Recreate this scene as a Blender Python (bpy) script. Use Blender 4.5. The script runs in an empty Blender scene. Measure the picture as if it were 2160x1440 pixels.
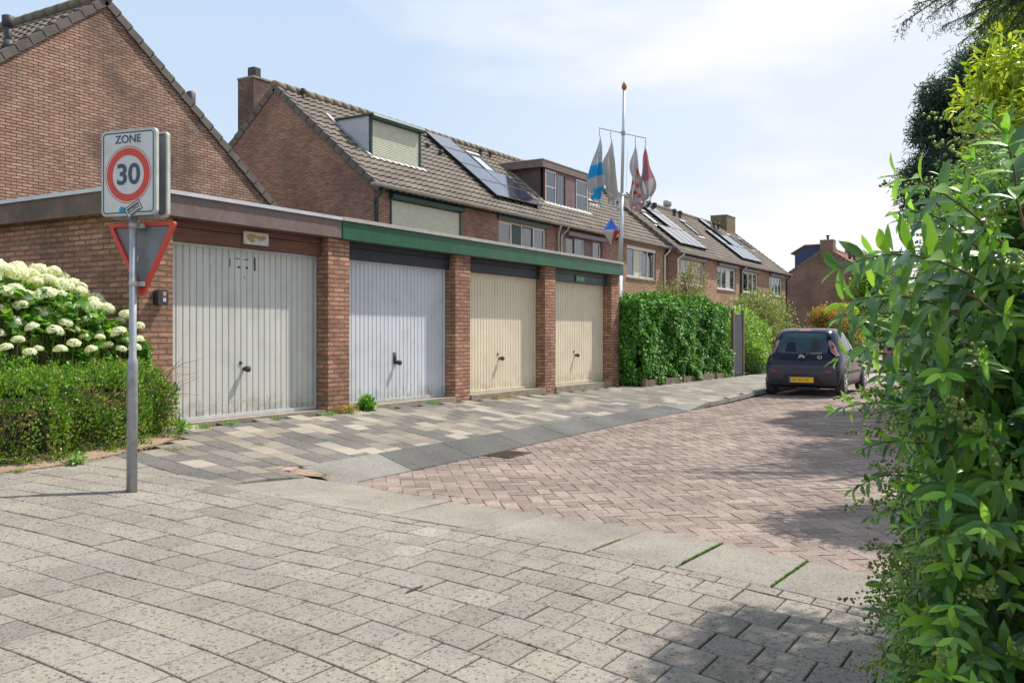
import bpy, math, random
import numpy as np
from mathutils import Vector, Matrix
random.seed(7); rng = np.random.default_rng(7)
R = math.radians
# ------------------------------------------------------------------ camera, sky, sun, exposure
scene = bpy.context.scene
COL = scene.collection
cam = bpy.data.objects.new('camera', bpy.data.cameras.new('camera')); COL.objects.link(cam)
CA = math.atan(1177/1934.0); SA, CC = math.sin(CA), math.cos(CA)
cam.location = (0, 0, 1.03)
cam.rotation_euler = (R(90), 0, math.atan2(-CC, SA))
cam.data.sensor_width = 36; cam.data.lens = 1934/2160*36; cam.data.shift_y = -14/2160
cam.data.clip_start = .05; cam.data.clip_end = 3000
scene.camera = cam
SUN_EL = R(55); SUN_H = Vector((.905, -.425, 0)).normalized()
sdir = Vector((SUN_H.x*math.cos(SUN_EL), SUN_H.y*math.cos(SUN_EL), math.sin(SUN_EL)))
sun = bpy.data.objects.new('sun', bpy.data.lights.new('sun', 'SUN')); COL.objects.link(sun)
sun.data.energy = 4.9; sun.data.angle = R(.6); sun.data.color = (1, .94, .85)
sun.rotation_euler = sdir.to_track_quat('Z', 'Y').to_euler()
w = bpy.data.worlds.new('World'); scene.world = w; w.use_nodes = True
nt = w.node_tree; nt.nodes.clear()
def N(t, k, **kw):
    n = t.nodes.new(k)
    for a, b in kw.items(): setattr(n, a, b)
    return n
out = N(nt, 'ShaderNodeOutputWorld'); bg = N(nt, 'ShaderNodeBackground'); sky = N(nt, 'ShaderNodeTexSky')
sky.sky_type = 'NISHITA'; sky.sun_disc = False; sky.sun_elevation = SUN_EL; sky.sun_rotation = math.atan2(SUN_H.x, SUN_H.y)
sky.air_density = 1.0; sky.dust_density = 1.0; sky.ozone_density = 1.0
tc = N(nt, 'ShaderNodeTexCoord'); mp = N(nt, 'ShaderNodeMapping'); mp.inputs['Scale'].default_value = (1.0, 1.0, 3.4)
mp.inputs['Location'].default_value = (.35, .1, .25)
nz = N(nt, 'ShaderNodeTexNoise'); nz.inputs['Scale'].default_value = 1.7; nz.inputs['Detail'].default_value = 7; nz.inputs['Roughness'].default_value = .52
rp = N(nt, 'ShaderNodeMapRange'); rp.inputs[1].default_value = .46; rp.inputs[2].default_value = .66; rp.inputs[3].default_value = .02; rp.inputs[4].default_value = .85
# haze of cloud thickens toward the low sky and toward the sun side of the street
sep = N(nt, 'ShaderNodeSeparateXYZ'); hz = N(nt, 'ShaderNodeMapRange'); hz.inputs[1].default_value = 0; hz.inputs[2].default_value = .55; hz.inputs[3].default_value = .30; hz.inputs[4].default_value = -.06
dt = N(nt, 'ShaderNodeVectorMath', operation='DOT_PRODUCT'); dt.inputs[1].default_value = (.985, -.17, .22)
d2 = N(nt, 'ShaderNodeMapRange'); d2.inputs[1].default_value = .70; d2.inputs[2].default_value = .99; d2.inputs[3].default_value = -.10; d2.inputs[4].default_value = .42
ad = N(nt, 'ShaderNodeMath', operation='ADD'); ad2 = N(nt, 'ShaderNodeMath', operation='ADD', use_clamp=True)
mx = N(nt, 'ShaderNodeMix', data_type='RGBA'); mx.inputs[7].default_value = (8.2, 8.3, 8.4, 1)
L = nt.links.new
L(tc.outputs['Generated'], mp.inputs[0]); L(mp.outputs[0], nz.inputs[0]); L(nz.outputs[0], rp.inputs[0])
L(tc.outputs['Generated'], sep.inputs[0]); L(sep.outputs[2], hz.inputs[0]); L(tc.outputs['Generated'], dt.inputs[0]); L(dt.outputs['Value'], d2.inputs[0])
L(rp.outputs[0], ad.inputs[0]); L(hz.outputs[0], ad.inputs[1]); L(ad.outputs[0], ad2.inputs[0]); L(d2.outputs[0], ad2.inputs[1])
hm = N(nt, 'ShaderNodeMix', data_type='RGBA'); hm.inputs[0].default_value = .80; hm.inputs[7].default_value = (5.4, 6.7, 8.4, 1); L(sky.outputs[0], hm.inputs[6])
L(ad2.outputs[0], mx.inputs[0]); L(hm.outputs[2], mx.inputs[6]); L(mx.outputs[2], bg.inputs[0]); L(bg.outputs[0], out.inputs[0])
bg.inputs[1].default_value = .10
vs = scene.view_settings; vs.view_transform = 'Standard'; vs.look = 'None'; vs.exposure = 0.30; vs.gamma = 1

# ------------------------------------------------------------------ helpers
OFF = {}
def link(o): COL.objects.link(o)
def tag(o, label=None, cat=None, group=None, kind=None):
    if label: o['label'] = label
    if cat: o['category'] = cat
    if group: o['group'] = group
    if kind: o['kind'] = kind
    return o
def thing(name, label, cat, loc=(0, 0, 0), group=None, rot=None):
    o = bpy.data.objects.new(name, None); link(o); o.location = loc; o.empty_display_size = .2
    if rot: o.rotation_euler = rot; OFF[o.name] = Vector((0, 0, 0))
    else: OFF[o.name] = Vector(loc)
    return tag(o, label, cat, group)
def offset_of(p): return OFF.get(p.name, Vector((0, 0, 0))) if p else Vector((0, 0, 0))
class MB:
    def __init__(s): s.v = []; s.f = []; s.m = []; s.mi = 0; s.sm = []; s.smooth = False
    def add(s, vs, fs):
        b = len(s.v); s.v += [tuple(v) for v in vs]
        for f in fs: s.f.append(tuple(b+i for i in f)); s.m.append(s.mi); s.sm.append(s.smooth)
    def box(s, x0, x1, y0, y1, z0, z1):
        x0, x1 = sorted((x0, x1)); y0, y1 = sorted((y0, y1)); z0, z1 = sorted((z0, z1))
        s.add([(x0,y0,z0),(x1,y0,z0),(x1,y1,z0),(x0,y1,z0),(x0,y0,z1),(x1,y0,z1),(x1,y1,z1),(x0,y1,z1)],
              [(0,3,2,1),(4,5,6,7),(0,1,5,4),(1,2,6,5),(2,3,7,6),(3,0,4,7)])
    def fbox(s, o, U, V, W, u0, u1, v0, v1, w0, w1):   # box in a frame
        o, U, V, W = map(Vector, (o, U, V, W)); P = lambda a, b, c: o+U*a+V*b+W*c
        s.add([P(u0,v0,w0),P(u1,v0,w0),P(u1,v1,w0),P(u0,v1,w0),P(u0,v0,w1),P(u1,v0,w1),P(u1,v1,w1),P(u0,v1,w1)],
              [(0,3,2,1),(4,5,6,7),(0,1,5,4),(1,2,6,5),(2,3,7,6),(3,0,4,7)])
    def tube(s, pts, rad, n=8, cap=True):
        pts = [Vector(p) for p in pts]; rad = rad if isinstance(rad, (list, tuple)) else [rad]*len(pts)
        rings = []; up = None
        for i, p in enumerate(pts):
            d = (pts[min(i+1, len(pts)-1)]-pts[max(i-1, 0)])
            d = d.normalized() if d.length > 1e-9 else Vector((0, 0, 1))
            a = Vector((0, 0, 1)) if abs(d.z) < .9 else Vector((1, 0, 0))
            if up is not None: a = up
            x = d.cross(a); x = x.normalized() if x.length > 1e-6 else d.orthogonal().normalized()
            y = x.cross(d).normalized(); up = y
            rings.append([p+(x*math.cos(t)+y*math.sin(t))*rad[i] for t in [2*math.pi*k/n for k in range(n)]])
        vs = [v for r in rings for v in r]; fs = []
        for i in range(len(pts)-1):
            for k in range(n): fs.append((i*n+k, i*n+(k+1) % n, (i+1)*n+(k+1) % n, (i+1)*n+k))
        if cap: fs += [tuple(range(n-1, -1, -1)), tuple(range((len(pts)-1)*n, len(pts)*n))]
        s.add(vs, fs)
    def prism(s, poly, o, U, V, W, w0, w1):            # polygon in (U,V) extruded along W
        o, U, V, W = map(Vector, (o, U, V, W)); n = len(poly)
        vs = [o+U*a+V*b+W*w0 for a, b in poly]+[o+U*a+V*b+W*w1 for a, b in poly]
        s.add(vs, [tuple(range(n-1, -1, -1)), tuple(range(n, 2*n))]+[(i, (i+1) % n, n+(i+1) % n, n+i) for i in range(n)])
    def build(s, name, mats, parent=None, local=False, smooth=None, bevel=0):
        me = bpy.data.meshes.new(name); off = Vector((0, 0, 0)) if local else offset_of(parent)
        me.from_pydata([tuple(Vector(v)-off) for v in s.v], [], s.f)
        if not isinstance(mats, (list, tuple)): mats = [mats]
        for m in mats: me.materials.append(m)
        if len(mats) > 1: me.polygons.foreach_set('material_index', s.m)
        sm = s.sm if smooth is None else [smooth]*len(s.f)
        me.polygons.foreach_set('use_smooth', sm); me.update()
        o = bpy.data.objects.new(name, me); link(o)
        if parent: o.parent = parent; OFF[o.name] = off
        if bevel:
            b = o.modifiers.new('b', 'BEVEL'); b.width = bevel; b.segments = 2; b.limit_method = 'ANGLE'
        return o
def rectframe(mb, o, U, V, W, u0, u1, v0, v1, t, w0, w1):
    mb.fbox(o, U, V, W, u0, u1, v1-t, v1, w0, w1); mb.fbox(o, U, V, W, u0, u1, v0, v0+t, w0, w1)
    mb.fbox(o, U, V, W, u0, u0+t, v0+t, v1-t, w0, w1); mb.fbox(o, U, V, W, u1-t, u1, v0+t, v1-t, w0, w1)
def rounded(w, h, r, n=5):
    p = []
    for cx, cy, a0 in ((w/2-r, h/2-r, 0), (-w/2+r, h/2-r, 90), (-w/2+r, -h/2+r, 180), (w/2-r, -h/2+r, 270)):
        for k in range(n+1):
            a = R(a0+90*k/n); p.append((cx+r*math.cos(a), cy+r*math.sin(a)))
    return p
def text_mesh(s, size, mat, name, parent, M, bold=0.0, sx=1.0):
    cu = bpy.data.curves.new(name, 'FONT'); cu.body = s; cu.size = size; cu.extrude = .0012; cu.align_x = 'CENTER'; cu.align_y = 'CENTER'; cu.offset = bold
    tmp = bpy.data.objects.new('t', cu); link(tmp); bpy.context.view_layer.update()
    me = bpy.data.meshes.new_from_object(tmp.evaluated_get(bpy.context.evaluated_depsgraph_get()))
    bpy.data.objects.remove(tmp); me.transform(Matrix.Diagonal((sx, 1, 1, 1))); me.transform(M); me.transform(Matrix.Translation(-offset_of(parent)))
    me.materials.clear(); me.materials.append(mat); me.name = name
    o = bpy.data.objects.new(name, me); link(o); o.parent = parent; OFF[o.name] = offset_of(parent); return o
def frameM(o, U, V, W):
    U, V, W, o = map(Vector, (U, V, W, o)); return Matrix(((U.x, V.x, W.x, o.x), (U.y, V.y, W.y, o.y), (U.z, V.z, W.z, o.z), (0, 0, 0, 1)))

# ------------------------------------------------------------------ materials
MATS = {}
def newmat(name):
    m = bpy.data.materials.new(name); m.use_nodes = True; t = m.node_tree; t.nodes.clear()
    o = N(t, 'ShaderNodeOutputMaterial'); p = N(t, 'ShaderNodeBsdfPrincipled'); t.links.new(p.outputs[0], o.inputs[0]); MATS[name] = m
    return m, t, p, o
def c4(c): return (c[0], c[1], c[2], 1)
def pm(name, c1, c2=None, scale=8, rough=.7, bump=0, metal=0, bscale=None, spec=.5, stretch=(1, 1, 1), detail=5, coat=0, blotch=0, blotch_col=None, bs=1.2, splash=0):
    m, t, p, o = newmat(name); g = N(t, 'ShaderNodeTexCoord'); l = t.links.new
    mpn = N(t, 'ShaderNodeMapping'); mpn.inputs['Scale'].default_value = stretch; l(g.outputs['Object'], mpn.inputs[0])
    n = N(t, 'ShaderNodeTexNoise'); n.inputs['Scale'].default_value = scale; n.inputs['Detail'].default_value = detail; l(mpn.outputs[0], n.inputs[0])
    r = N(t, 'ShaderNodeMapRange'); r.inputs[1].default_value = .32; r.inputs[2].default_value = .68; l(n.outputs[0], r.inputs[0])
    x = N(t, 'ShaderNodeMix', data_type='RGBA'); x.inputs[6].default_value = c4(c1); x.inputs[7].default_value = c4(c2 or [k*.85 for k in c1]); l(r.outputs[0], x.inputs[0])
    last = x.outputs[2]
    if blotch:
        n3 = N(t, 'ShaderNodeTexNoise'); n3.inputs['Scale'].default_value = bs; n3.inputs['Detail'].default_value = 6; n3.inputs['Roughness'].default_value = .65; l(g.outputs['Object'], n3.inputs[0])
        r3 = N(t, 'ShaderNodeMapRange'); r3.inputs[1].default_value = .5; r3.inputs[2].default_value = .72; r3.inputs[4].default_value = blotch; l(n3.outputs[0], r3.inputs[0])
        x3 = N(t, 'ShaderNodeMix', data_type='RGBA'); x3.inputs[7].default_value = c4(blotch_col or [k*.5 for k in c1]); l(r3.outputs[0], x3.inputs[0]); l(last, x3.inputs[6]); last = x3.outputs[2]
    if splash:   # mud splashed up from the paving, ragged upper edge
        sx = N(t, 'ShaderNodeNewGeometry'); sz = N(t, 'ShaderNodeSeparateXYZ'); l(sx.outputs['Position'], sz.inputs[0]); n5 = N(t, 'ShaderNodeTexNoise'); n5.inputs['Scale'].default_value = 9; n5.inputs['Detail'].default_value = 8; n5.inputs['Roughness'].default_value = .75; l(sx.outputs['Position'], n5.inputs[0])
        m5 = N(t, 'ShaderNodeMath', operation='MULTIPLY_ADD'); m5.inputs[1].default_value = -.9; m5.inputs[2].default_value = .52; l(n5.outputs[0], m5.inputs[0]); a5 = N(t, 'ShaderNodeMath', operation='ADD'); l(sz.outputs[2], a5.inputs[0]); l(m5.outputs[0], a5.inputs[1])
        r5 = N(t, 'ShaderNodeMapRange'); r5.inputs[1].default_value = .05; r5.inputs[2].default_value = .32; r5.inputs[3].default_value = splash; r5.inputs[4].default_value = 0; l(a5.outputs[0], r5.inputs[0])
        x5 = N(t, 'ShaderNodeMix', data_type='RGBA'); x5.inputs[7].default_value = (.20, .18, .14, 1); l(r5.outputs[0], x5.inputs[0]); l(last, x5.inputs[6]); last = x5.outputs[2]
    l(last, p.inputs['Base Color'])
    p.inputs['Roughness'].default_value = rough; p.inputs['Metallic'].default_value = metal; p.inputs['Specular IOR Level'].default_value = spec
    if coat: p.inputs['Coat Weight'].default_value = coat; p.inputs['Coat Roughness'].default_value = .04
    if bump:
        b = N(t, 'ShaderNodeBump'); b.inputs['Strength'].default_value = 1; b.inputs['Distance'].default_value = bump
        n2 = N(t, 'ShaderNodeTexNoise'); n2.inputs['Scale'].default_value = bscale or scale*3; n2.inputs['Detail'].default_value = 3; l(mpn.outputs[0], n2.inputs[0])
        l(n2.outputs[0], b.inputs['Height']); l(b.outputs[0], p.inputs['Normal'])
    return m
def brick(name, c1, c2, mortar, stain=(.06, .05, .04), stain_amt=.5, white=.25, sscale=.6, bw=.22, rh=.0625, ms=.011):
    m, t, p, o = newmat(name); l = t.links.new
    g = N(t, 'ShaderNodeNewGeometry'); sp = N(t, 'ShaderNodeSeparateXYZ'); l(g.outputs['Position'], sp.inputs[0])
    sn = N(t, 'ShaderNodeSeparateXYZ'); l(g.outputs['True Normal'], sn.inputs[0])
    ab = N(t, 'ShaderNodeMath', operation='ABSOLUTE'); l(sn.outputs[0], ab.inputs[0])
    gt = N(t, 'ShaderNodeMath', operation='GREATER_THAN'); gt.inputs[1].default_value = .7; l(ab.outputs[0], gt.inputs[0])
    mxu = N(t, 'ShaderNodeMix', data_type='FLOAT'); l(gt.outputs[0], mxu.inputs[0]); l(sp.outputs[0], mxu.inputs[2]); l(sp.outputs[1], mxu.inputs[3])
    cb = N(t, 'ShaderNodeCombineXYZ'); l(mxu.outputs[0], cb.inputs[0]); l(sp.outputs[2], cb.inputs[1])
    # slight wobble so courses are not ruler straight
    wn = N(t, 'ShaderNodeTexNoise'); wn.inputs['Scale'].default_value = 9; l(g.outputs['Position'], wn.inputs[0])
    ws = N(t, 'ShaderNodeVectorMath', operation='SCALE'); ws.inputs[3].default_value = .012; l(wn.outputs[1], ws.inputs[0])
    wa = N(t, 'ShaderNodeVectorMath', operation='ADD'); l(cb.outputs[0], wa.inputs[0]); l(ws.outputs[0], wa.inputs[1])
    b = N(t, 'ShaderNodeTexBrick'); b.inputs['Scale'].default_value = 1; b.inputs['Brick Width'].default_value = bw; b.inputs['Row Height'].default_value = rh
    b.inputs['Mortar Size'].default_value = ms; b.inputs['Mortar Smooth'].default_value = .25; b.inputs['Bias'].default_value = -.1
    b.inputs['Color1'].default_value = c4(c1); b.inputs['Color2'].default_value = c4(c2); b.inputs['Mortar'].default_value = c4(mortar)
    l(wa.outputs[0], b.inputs[0])
    bn = N(t, 'ShaderNodeTexNoise'); bn.inputs['Scale'].default_value = 4.5; bn.inputs['Detail'].default_value = 4; bn.inputs['Roughness'].default_value = .8
    bmp = N(t, 'ShaderNodeMapping'); bmp.inputs['Scale'].default_value = (1, 1, 3.2); l(g.outputs['Position'], bmp.inputs[0]); l(bmp.outputs[0], bn.inputs[0])
    br_ = N(t, 'ShaderNodeMapRange'); br_.inputs[1].default_value = .3; br_.inputs[2].default_value = .7; br_.inputs[3].default_value = .70; br_.inputs[4].default_value = 1.30; l(bn.outputs[0], br_.inputs[0])
    bv = N(t, 'ShaderNodeVectorMath', operation='SCALE'); l(b.outputs[0], bv.inputs[0]); l(br_.outputs[0], bv.inputs[3])
    n = N(t, 'ShaderNodeTexNoise'); n.inputs['Scale'].default_value = sscale; n.inputs['Detail'].default_value = 7; n.inputs['Roughness'].default_value = .62; l(g.outputs['Position'], n.inputs[0])
    r = N(t, 'ShaderNodeMapRange'); r.inputs[1].default_value = .44; r.inputs[2].default_value = .60; r.inputs[4].default_value = stain_amt; l(n.outputs[0], r.inputs[0])
    x = N(t, 'ShaderNodeMix', data_type='RGBA'); l(r.outputs[0], x.inputs[0]); l(bv.outputs[0], x.inputs[6]); x.inputs[7].default_value = c4(stain)
    n2 = N(t, 'ShaderNodeTexNoise'); n2.inputs['Scale'].default_value = 7; n2.inputs['Detail'].default_value = 6; n2.inputs['Roughness'].default_value = .7; l(g.outputs['Position'], n2.inputs[0])
    r2 = N(t, 'ShaderNodeMapRange'); r2.inputs[1].default_value = .56; r2.inputs[2].default_value = .70; r2.inputs[4].default_value = white*1.3; l(n2.outputs[0], r2.inputs[0])
    x2 = N(t, 'ShaderNodeMix', data_type='RGBA'); l(r2.outputs[0], x2.inputs[0]); l(x.outputs[2], x2.inputs[6]); x2.inputs[7].default_value = (.42, .36, .30, 1)
    l(x2.outputs[2], p.inputs['Base Color']); p.inputs['Roughness'].default_value = .9; p.inputs['Specular IOR Level'].default_value = .25
    iv = N(t, 'ShaderNodeMath', operation='SUBTRACT'); iv.inputs[0].default_value = 1; l(b.outputs[1], iv.inputs[1])
    n4 = N(t, 'ShaderNodeTexNoise'); n4.inputs['Scale'].default_value = 60; l(g.outputs['Position'], n4.inputs[0])
    ml = N(t, 'ShaderNodeMath', operation='MULTIPLY_ADD'); ml.inputs[1].default_value = .35; l(n4.outputs[0], ml.inputs[0]); l(iv.outputs[0], ml.inputs[2])
    bp = N(t, 'ShaderNodeBump'); bp.inputs['Distance'].default_value = .018; bp.inputs['Strength'].default_value = 1; l(ml.outputs[0], bp.inputs['Height']); l(bp.outputs[0], p.inputs['Normal'])
    return m
def tintmat(name, speckle=0, grit=.35, sscale=60, bump=.002, bscale=120, rough=.9, spk=(.05, .05, .05), blotch=.25, lo=.58, hi=.66):
    m, t, p, o = newmat(name); l = t.links.new
    a = N(t, 'ShaderNodeAttribute', attribute_name='tint'); g = N(t, 'ShaderNodeNewGeometry')
    n = N(t, 'ShaderNodeTexNoise'); n.inputs['Scale'].default_value = sscale; n.inputs['Detail'].default_value = 3; n.inputs['Roughness'].default_value = .7; l(g.outputs['Position'], n.inputs[0])
    r = N(t, 'ShaderNodeMapRange'); r.inputs[1].default_value = lo; r.inputs[2].default_value = hi; r.inputs[4].default_value = speckle; l(n.outputs[0], r.inputs[0])
    x = N(t, 'ShaderNodeMix', data_type='RGBA'); l(r.outputs[0], x.inputs[0]); l(a.outputs['Color'], x.inputs[6]); x.inputs[7].default_value = c4(spk)
    n2 = N(t, 'ShaderNodeTexNoise'); n2.inputs['Scale'].default_value = 1.3; n2.inputs['Detail'].default_value = 6; n2.inputs['Roughness'].default_value = .6; l(g.outputs['Position'], n2.inputs[0])
    r2 = N(t, 'ShaderNodeMapRange'); r2.inputs[1].default_value = .3; r2.inputs[2].default_value = .7; r2.inputs[3].default_value = 1-blotch; r2.inputs[4].default_value = 1+blotch*.6; l(n2.outputs[0], r2.inputs[0])
    vm = N(t, 'ShaderNodeVectorMath', operation='SCALE'); l(x.outputs[2], vm.inputs[0]); l(r2.outputs[0], vm.inputs[3])
    n7 = N(t, 'ShaderNodeTexNoise'); n7.inputs['Scale'].default_value = 2.6; n7.inputs['Detail'].default_value = 8; n7.inputs['Roughness'].default_value = .7; l(g.outputs['Position'], n7.inputs[0])
    r7 = N(t, 'ShaderNodeMapRange'); r7.inputs[1].default_value = .56; r7.inputs[2].default_value = .70; r7.inputs[3].default_value = 1; r7.inputs[4].default_value = .70; l(n7.outputs[0], r7.inputs[0])
    vm7 = N(t, 'ShaderNodeVectorMath', operation='SCALE'); l(vm.outputs[0], vm7.inputs[0]); l(r7.outputs[0], vm7.inputs[3]); vm = vm7
    # pale grit
    n3 = N(t, 'ShaderNodeTexNoise'); n3.inputs['Scale'].default_value = sscale*1.7; n3.inputs['Detail'].default_value = 2; l(g.outputs['Position'], n3.inputs[0])
    r3 = N(t, 'ShaderNodeMapRange'); r3.inputs[1].default_value = .62; r3.inputs[2].default_value = .70; r3.inputs[4].default_value = grit; l(n3.outputs[0], r3.inputs[0])
    x3 = N(t, 'ShaderNodeMix', data_type='RGBA'); l(r3.outputs[0], x3.inputs[0]); l(vm.outputs[0], x3.inputs[6]); x3.inputs[7].default_value = (.62, .58, .52, 1)
    l(x3.outputs[2], p.inputs['Base Color']); p.inputs['Roughness'].default_value = rough; p.inputs['Specular IOR Level'].default_value = .3
    bp = N(t, 'ShaderNodeBump'); bp.inputs['Distance'].default_value = bump; n4 = N(t, 'ShaderNodeTexNoise'); n4.inputs['Scale'].default_value = bscale; n4.inputs['Detail'].default_value = 4
    l(g.outputs['Position'], n4.inputs[0]); l(n4.outputs[0], bp.inputs['Height']); l(bp.outputs[0], p.inputs['Normal'])
    return m
def leafmat(name, rough=.42, trans=.35, spec=.5, tc=(1.7, 1.7, .8)):
    m, t, p, o = newmat(name); l = t.links.new
    a = N(t, 'ShaderNodeAttribute', attribute_name='tint'); l(a.outputs['Color'], p.inputs['Base Color']); p.inputs['Roughness'].default_value = rough; p.inputs['Specular IOR Level'].default_value = spec
    tr = N(t, 'ShaderNodeBsdfTranslucent'); vm = N(t, 'ShaderNodeVectorMath', operation='MULTIPLY'); vm.inputs[1].default_value = tc; l(a.outputs['Color'], vm.inputs[0]); l(vm.outputs[0], tr.inputs[0])
    mxs = N(t, 'ShaderNodeMixShader'); mxs.inputs[0].default_value = trans; l(p.outputs[0], mxs.inputs[1]); l(tr.outputs[0], mxs.inputs[2]); l(mxs.outputs[0], o.inputs[0])
    return m
def glassmat(name, tintc=(.55, .62, .62), refl=.12):
    m, t, p, o = newmat(name); l = t.links.new; t.nodes.remove(p)
    tr = N(t, 'ShaderNodeBsdfTransparent'); tr.inputs[0].default_value = c4(tintc); gl = N(t, 'ShaderNodeBsdfGlossy'); gl.inputs['Roughness'].default_value = .02; gl.inputs[0].default_value = (.9, .95, 1, 1)
    fr = N(t, 'ShaderNodeFresnel'); fr.inputs[0].default_value = 1.5; ad = N(t, 'ShaderNodeMath', operation='ADD', use_clamp=True); ad.inputs[1].default_value = refl; l(fr.outputs[0], ad.inputs[0])
    mxs = N(t, 'ShaderNodeMixShader'); l(ad.outputs[0], mxs.inputs[0]); l(tr.outputs[0], mxs.inputs[1]); l(gl.outputs[0], mxs.inputs[2]); l(mxs.outputs[0], o.inputs[0])
    return m
BR_G = brick('brick_garage', (.57, .285, .18), (.34, .155, .10), (.20, .15, .11), stain_amt=.40, white=.25, sscale=.9)
BR_L = brick('brick_left_house', (.53, .325, .235), (.38, .20, .14), (.13, .095, .075), stain=(.11, .075, .06), stain_amt=.85, white=.40, sscale=.38)
BR_A = brick('brick_row', (.46, .245, .175), (.30, .15, .11), (.22, .175, .135), stain=(.14, .085, .07), stain_amt=.5, white=.20, sscale=.5)
BR_B = brick('brick_far_row', (.54, .33, .23), (.42, .24, .165), (.28, .21, .15), stain_amt=.3, white=.2)
BR_CH = brick('brick_chimney', (.26, .155, .115), (.17, .10, .075), (.13, .10, .08), stain=(.07, .055, .045), stain_amt=.6, white=.15, sscale=1.4)
BR_C = brick('brick_brown', (.29, .19, .14), (.22, .14, .10), (.18, .14, .11), stain=(.09, .065, .05), stain_amt=.6, white=.2, sscale=.35)
TILE = pm('roof_tile', (.215, .18, .143), (.145, .12, .097), scale=1.6, rough=.9, bump=.003, bscale=40, blotch=.45, blotch_col=(.12, .105, .08), bs=3)
TILE_D = pm('verge_tile', (.17, .145, .125), (.11, .095, .08), scale=4, rough=.9, bump=.003, bscale=40)
RIDGE = pm('ridge_tile', (.22, .185, .14), (.14, .12, .09), scale=5, rough=.95, bump=.004, blotch=.7, blotch_col=(.28, .19, .06), bs=2.2)
TILE_R = pm('red_tile', (.38, .15, .09), (.25, .1, .07), scale=4, rough=.8)
ZINC = pm('zinc', (.50, .50, .48), (.34, .33, .31), scale=6, rough=.5, metal=.35, bump=.001, stretch=(.3, 1, 1))
ZTRIM = pm('roof_trim_metal', (.62, .64, .66), (.52, .54, .55), scale=5, rough=.45, metal=.3)
ZTRIM2 = pm('weathered_trim', (.46, .44, .40), (.34, .32, .29), scale=5, rough=.7)
F_BROWN = pm('fascia_brown', (.185, .135, .118), (.15, .11, .097), scale=3, rough=.55, blotch=.35, blotch_col=(.30, .24, .21), bs=14, spec=.4)
F_OLD = pm('fascia_old', (.17, .115, .085), (.09, .065, .05), scale=3, rough=.7, blotch=.6, blotch_col=(.26, .16, .08), bs=5)
F_GREEN = pm('fascia_green', (.015, .108, .046), (.011, .082, .034), scale=2.5, rough=.42, blotch=.4, blotch_col=(.045, .15, .10), bs=7)
GREEN_D = pm('dark_green_paint', (.015, .065, .05), (.012, .05, .04), scale=3, rough=.45)
WOOD_R = pm('lintel_wood', (.17, .055, .022), (.085, .03, .016), scale=5, rough=.5, bump=.001, stretch=(.35, 1, 4), blotch=.5, blotch_col=(.06, .03, .02), bs=3)
BLACKP = pm('black_blue_paint', (.012, .018, .026), (.02, .026, .034), scale=4, rough=.55)
D_GREY = pm('door_light_grey', (.60, .60, .55), (.54, .54, .495), scale=1.6, rough=.5, blotch=.4, blotch_col=(.40, .40, .37), bs=2.6, stretch=(3, 1, .5), splash=.7)
D_WHITE = pm('door_white', (.64, .67, .70), (.58, .61, .64), scale=1.5, rough=.5, blotch=.3, blotch_col=(.46, .47, .47), bs=3, splash=.55)
D_CREAM = pm('door_cream', (.78, .69, .52), (.72, .635, .48), scale=1.5, rough=.5, blotch=.35, blotch_col=(.58, .51, .38), bs=3, splash=.4)
SLATLN = pm('door_groove', (.30, .29, .24), rough=.8)
CREAMP = pm('cream_paint', (.64, .63, .52), (.56, .55, .46), scale=4, rough=.45)
SHUTM = pm('shutter_cream', (.66, .67, .54), (.60, .61, .50), scale=4, rough=.45)
WHITEP = pm('white_paint', (.74, .75, .74), (.66, .67, .66), scale=4, rough=.45)
GREYP = pm('grey_panel', (.52, .54, .57), (.46, .48, .51), scale=6, rough=.6)
BRNP = pm('brown_panel', (.105, .068, .058), (.085, .055, .048), scale=4, rough=.5)
BRNR = pm('redbrown_paint', (.13, .035, .028), (.10, .028, .022), scale=4, rough=.45)
PLUM = pm('plum_box', (.20, .18, .21), (.15, .135, .16), scale=4, rough=.5)
PURP = pm('striped_panel', (.21, .14, .15), (.15, .095, .10), scale=4, rough=.6)
LEADM = pm('lead_flashing', (.26, .27, .29), (.5, .5, .5), scale=5, rough=.55, metal=.2)
VENT = pm('vent_plastic', (.035, .035, .04), (.055, .05, .05), rough=.6)
SOLAR = pm('solar_cells', (.02, .026, .05), (.035, .042, .075), scale=3, rough=.12, coat=.7, spec=.8)
SOLFR = pm('solar_frame', (.02, .02, .022), rough=.4)
GLASS = glassmat('window_glass'); ROOFGL = pm('roof_glass', (.5, .55, .58), (.6, .65, .68), rough=.08, coat=1)
CURT = pm('net_curtain', (.55, .58, .60), (.40, .43, .45), scale=3, rough=.9, stretch=(12, 1, .4))
DARKIN = pm('unlit_dark', (.03, .03, .032), rough=.9)  # near-black colour stands in for the darkness of unlit interiors
STEEL = pm('galvanised', (.42, .44, .46), (.30, .32, .34), scale=22, rough=.5, metal=.55, bump=.0006, blotch=.3, blotch_col=(.55, .57, .58), bs=9)
CONC = pm('sill_concrete', (.34, .29, .22), (.22, .19, .15), scale=7, rough=.95, bump=.004, blotch=.4, bs=4)
BARK = pm('bark', (.12, .085, .06), (.06, .045, .035), scale=14, rough=.95, bump=.006)
TWIG = pm('twig', (.17, .15, .06), (.13, .12, .05), scale=20, rough=.9)
DRY = pm('dry_twig', (.34, .26, .18), (.24, .18, .12), scale=20, rough=.95)
TIMBER = pm('timber', (.21, .165, .12), (.13, .10, .075), scale=6, rough=.95, bump=.003, stretch=(1, 1, .3))
LEAF = leafmat('leaf'); LEAFG = leafmat('glossy_leaf', rough=.32, trans=.34, spec=.6); LEAFI = leafmat('ivy_leaf', rough=.5, trans=.25, spec=.4); PETAL = leafmat('petal', rough=.8, trans=.3, spec=.2)
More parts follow.
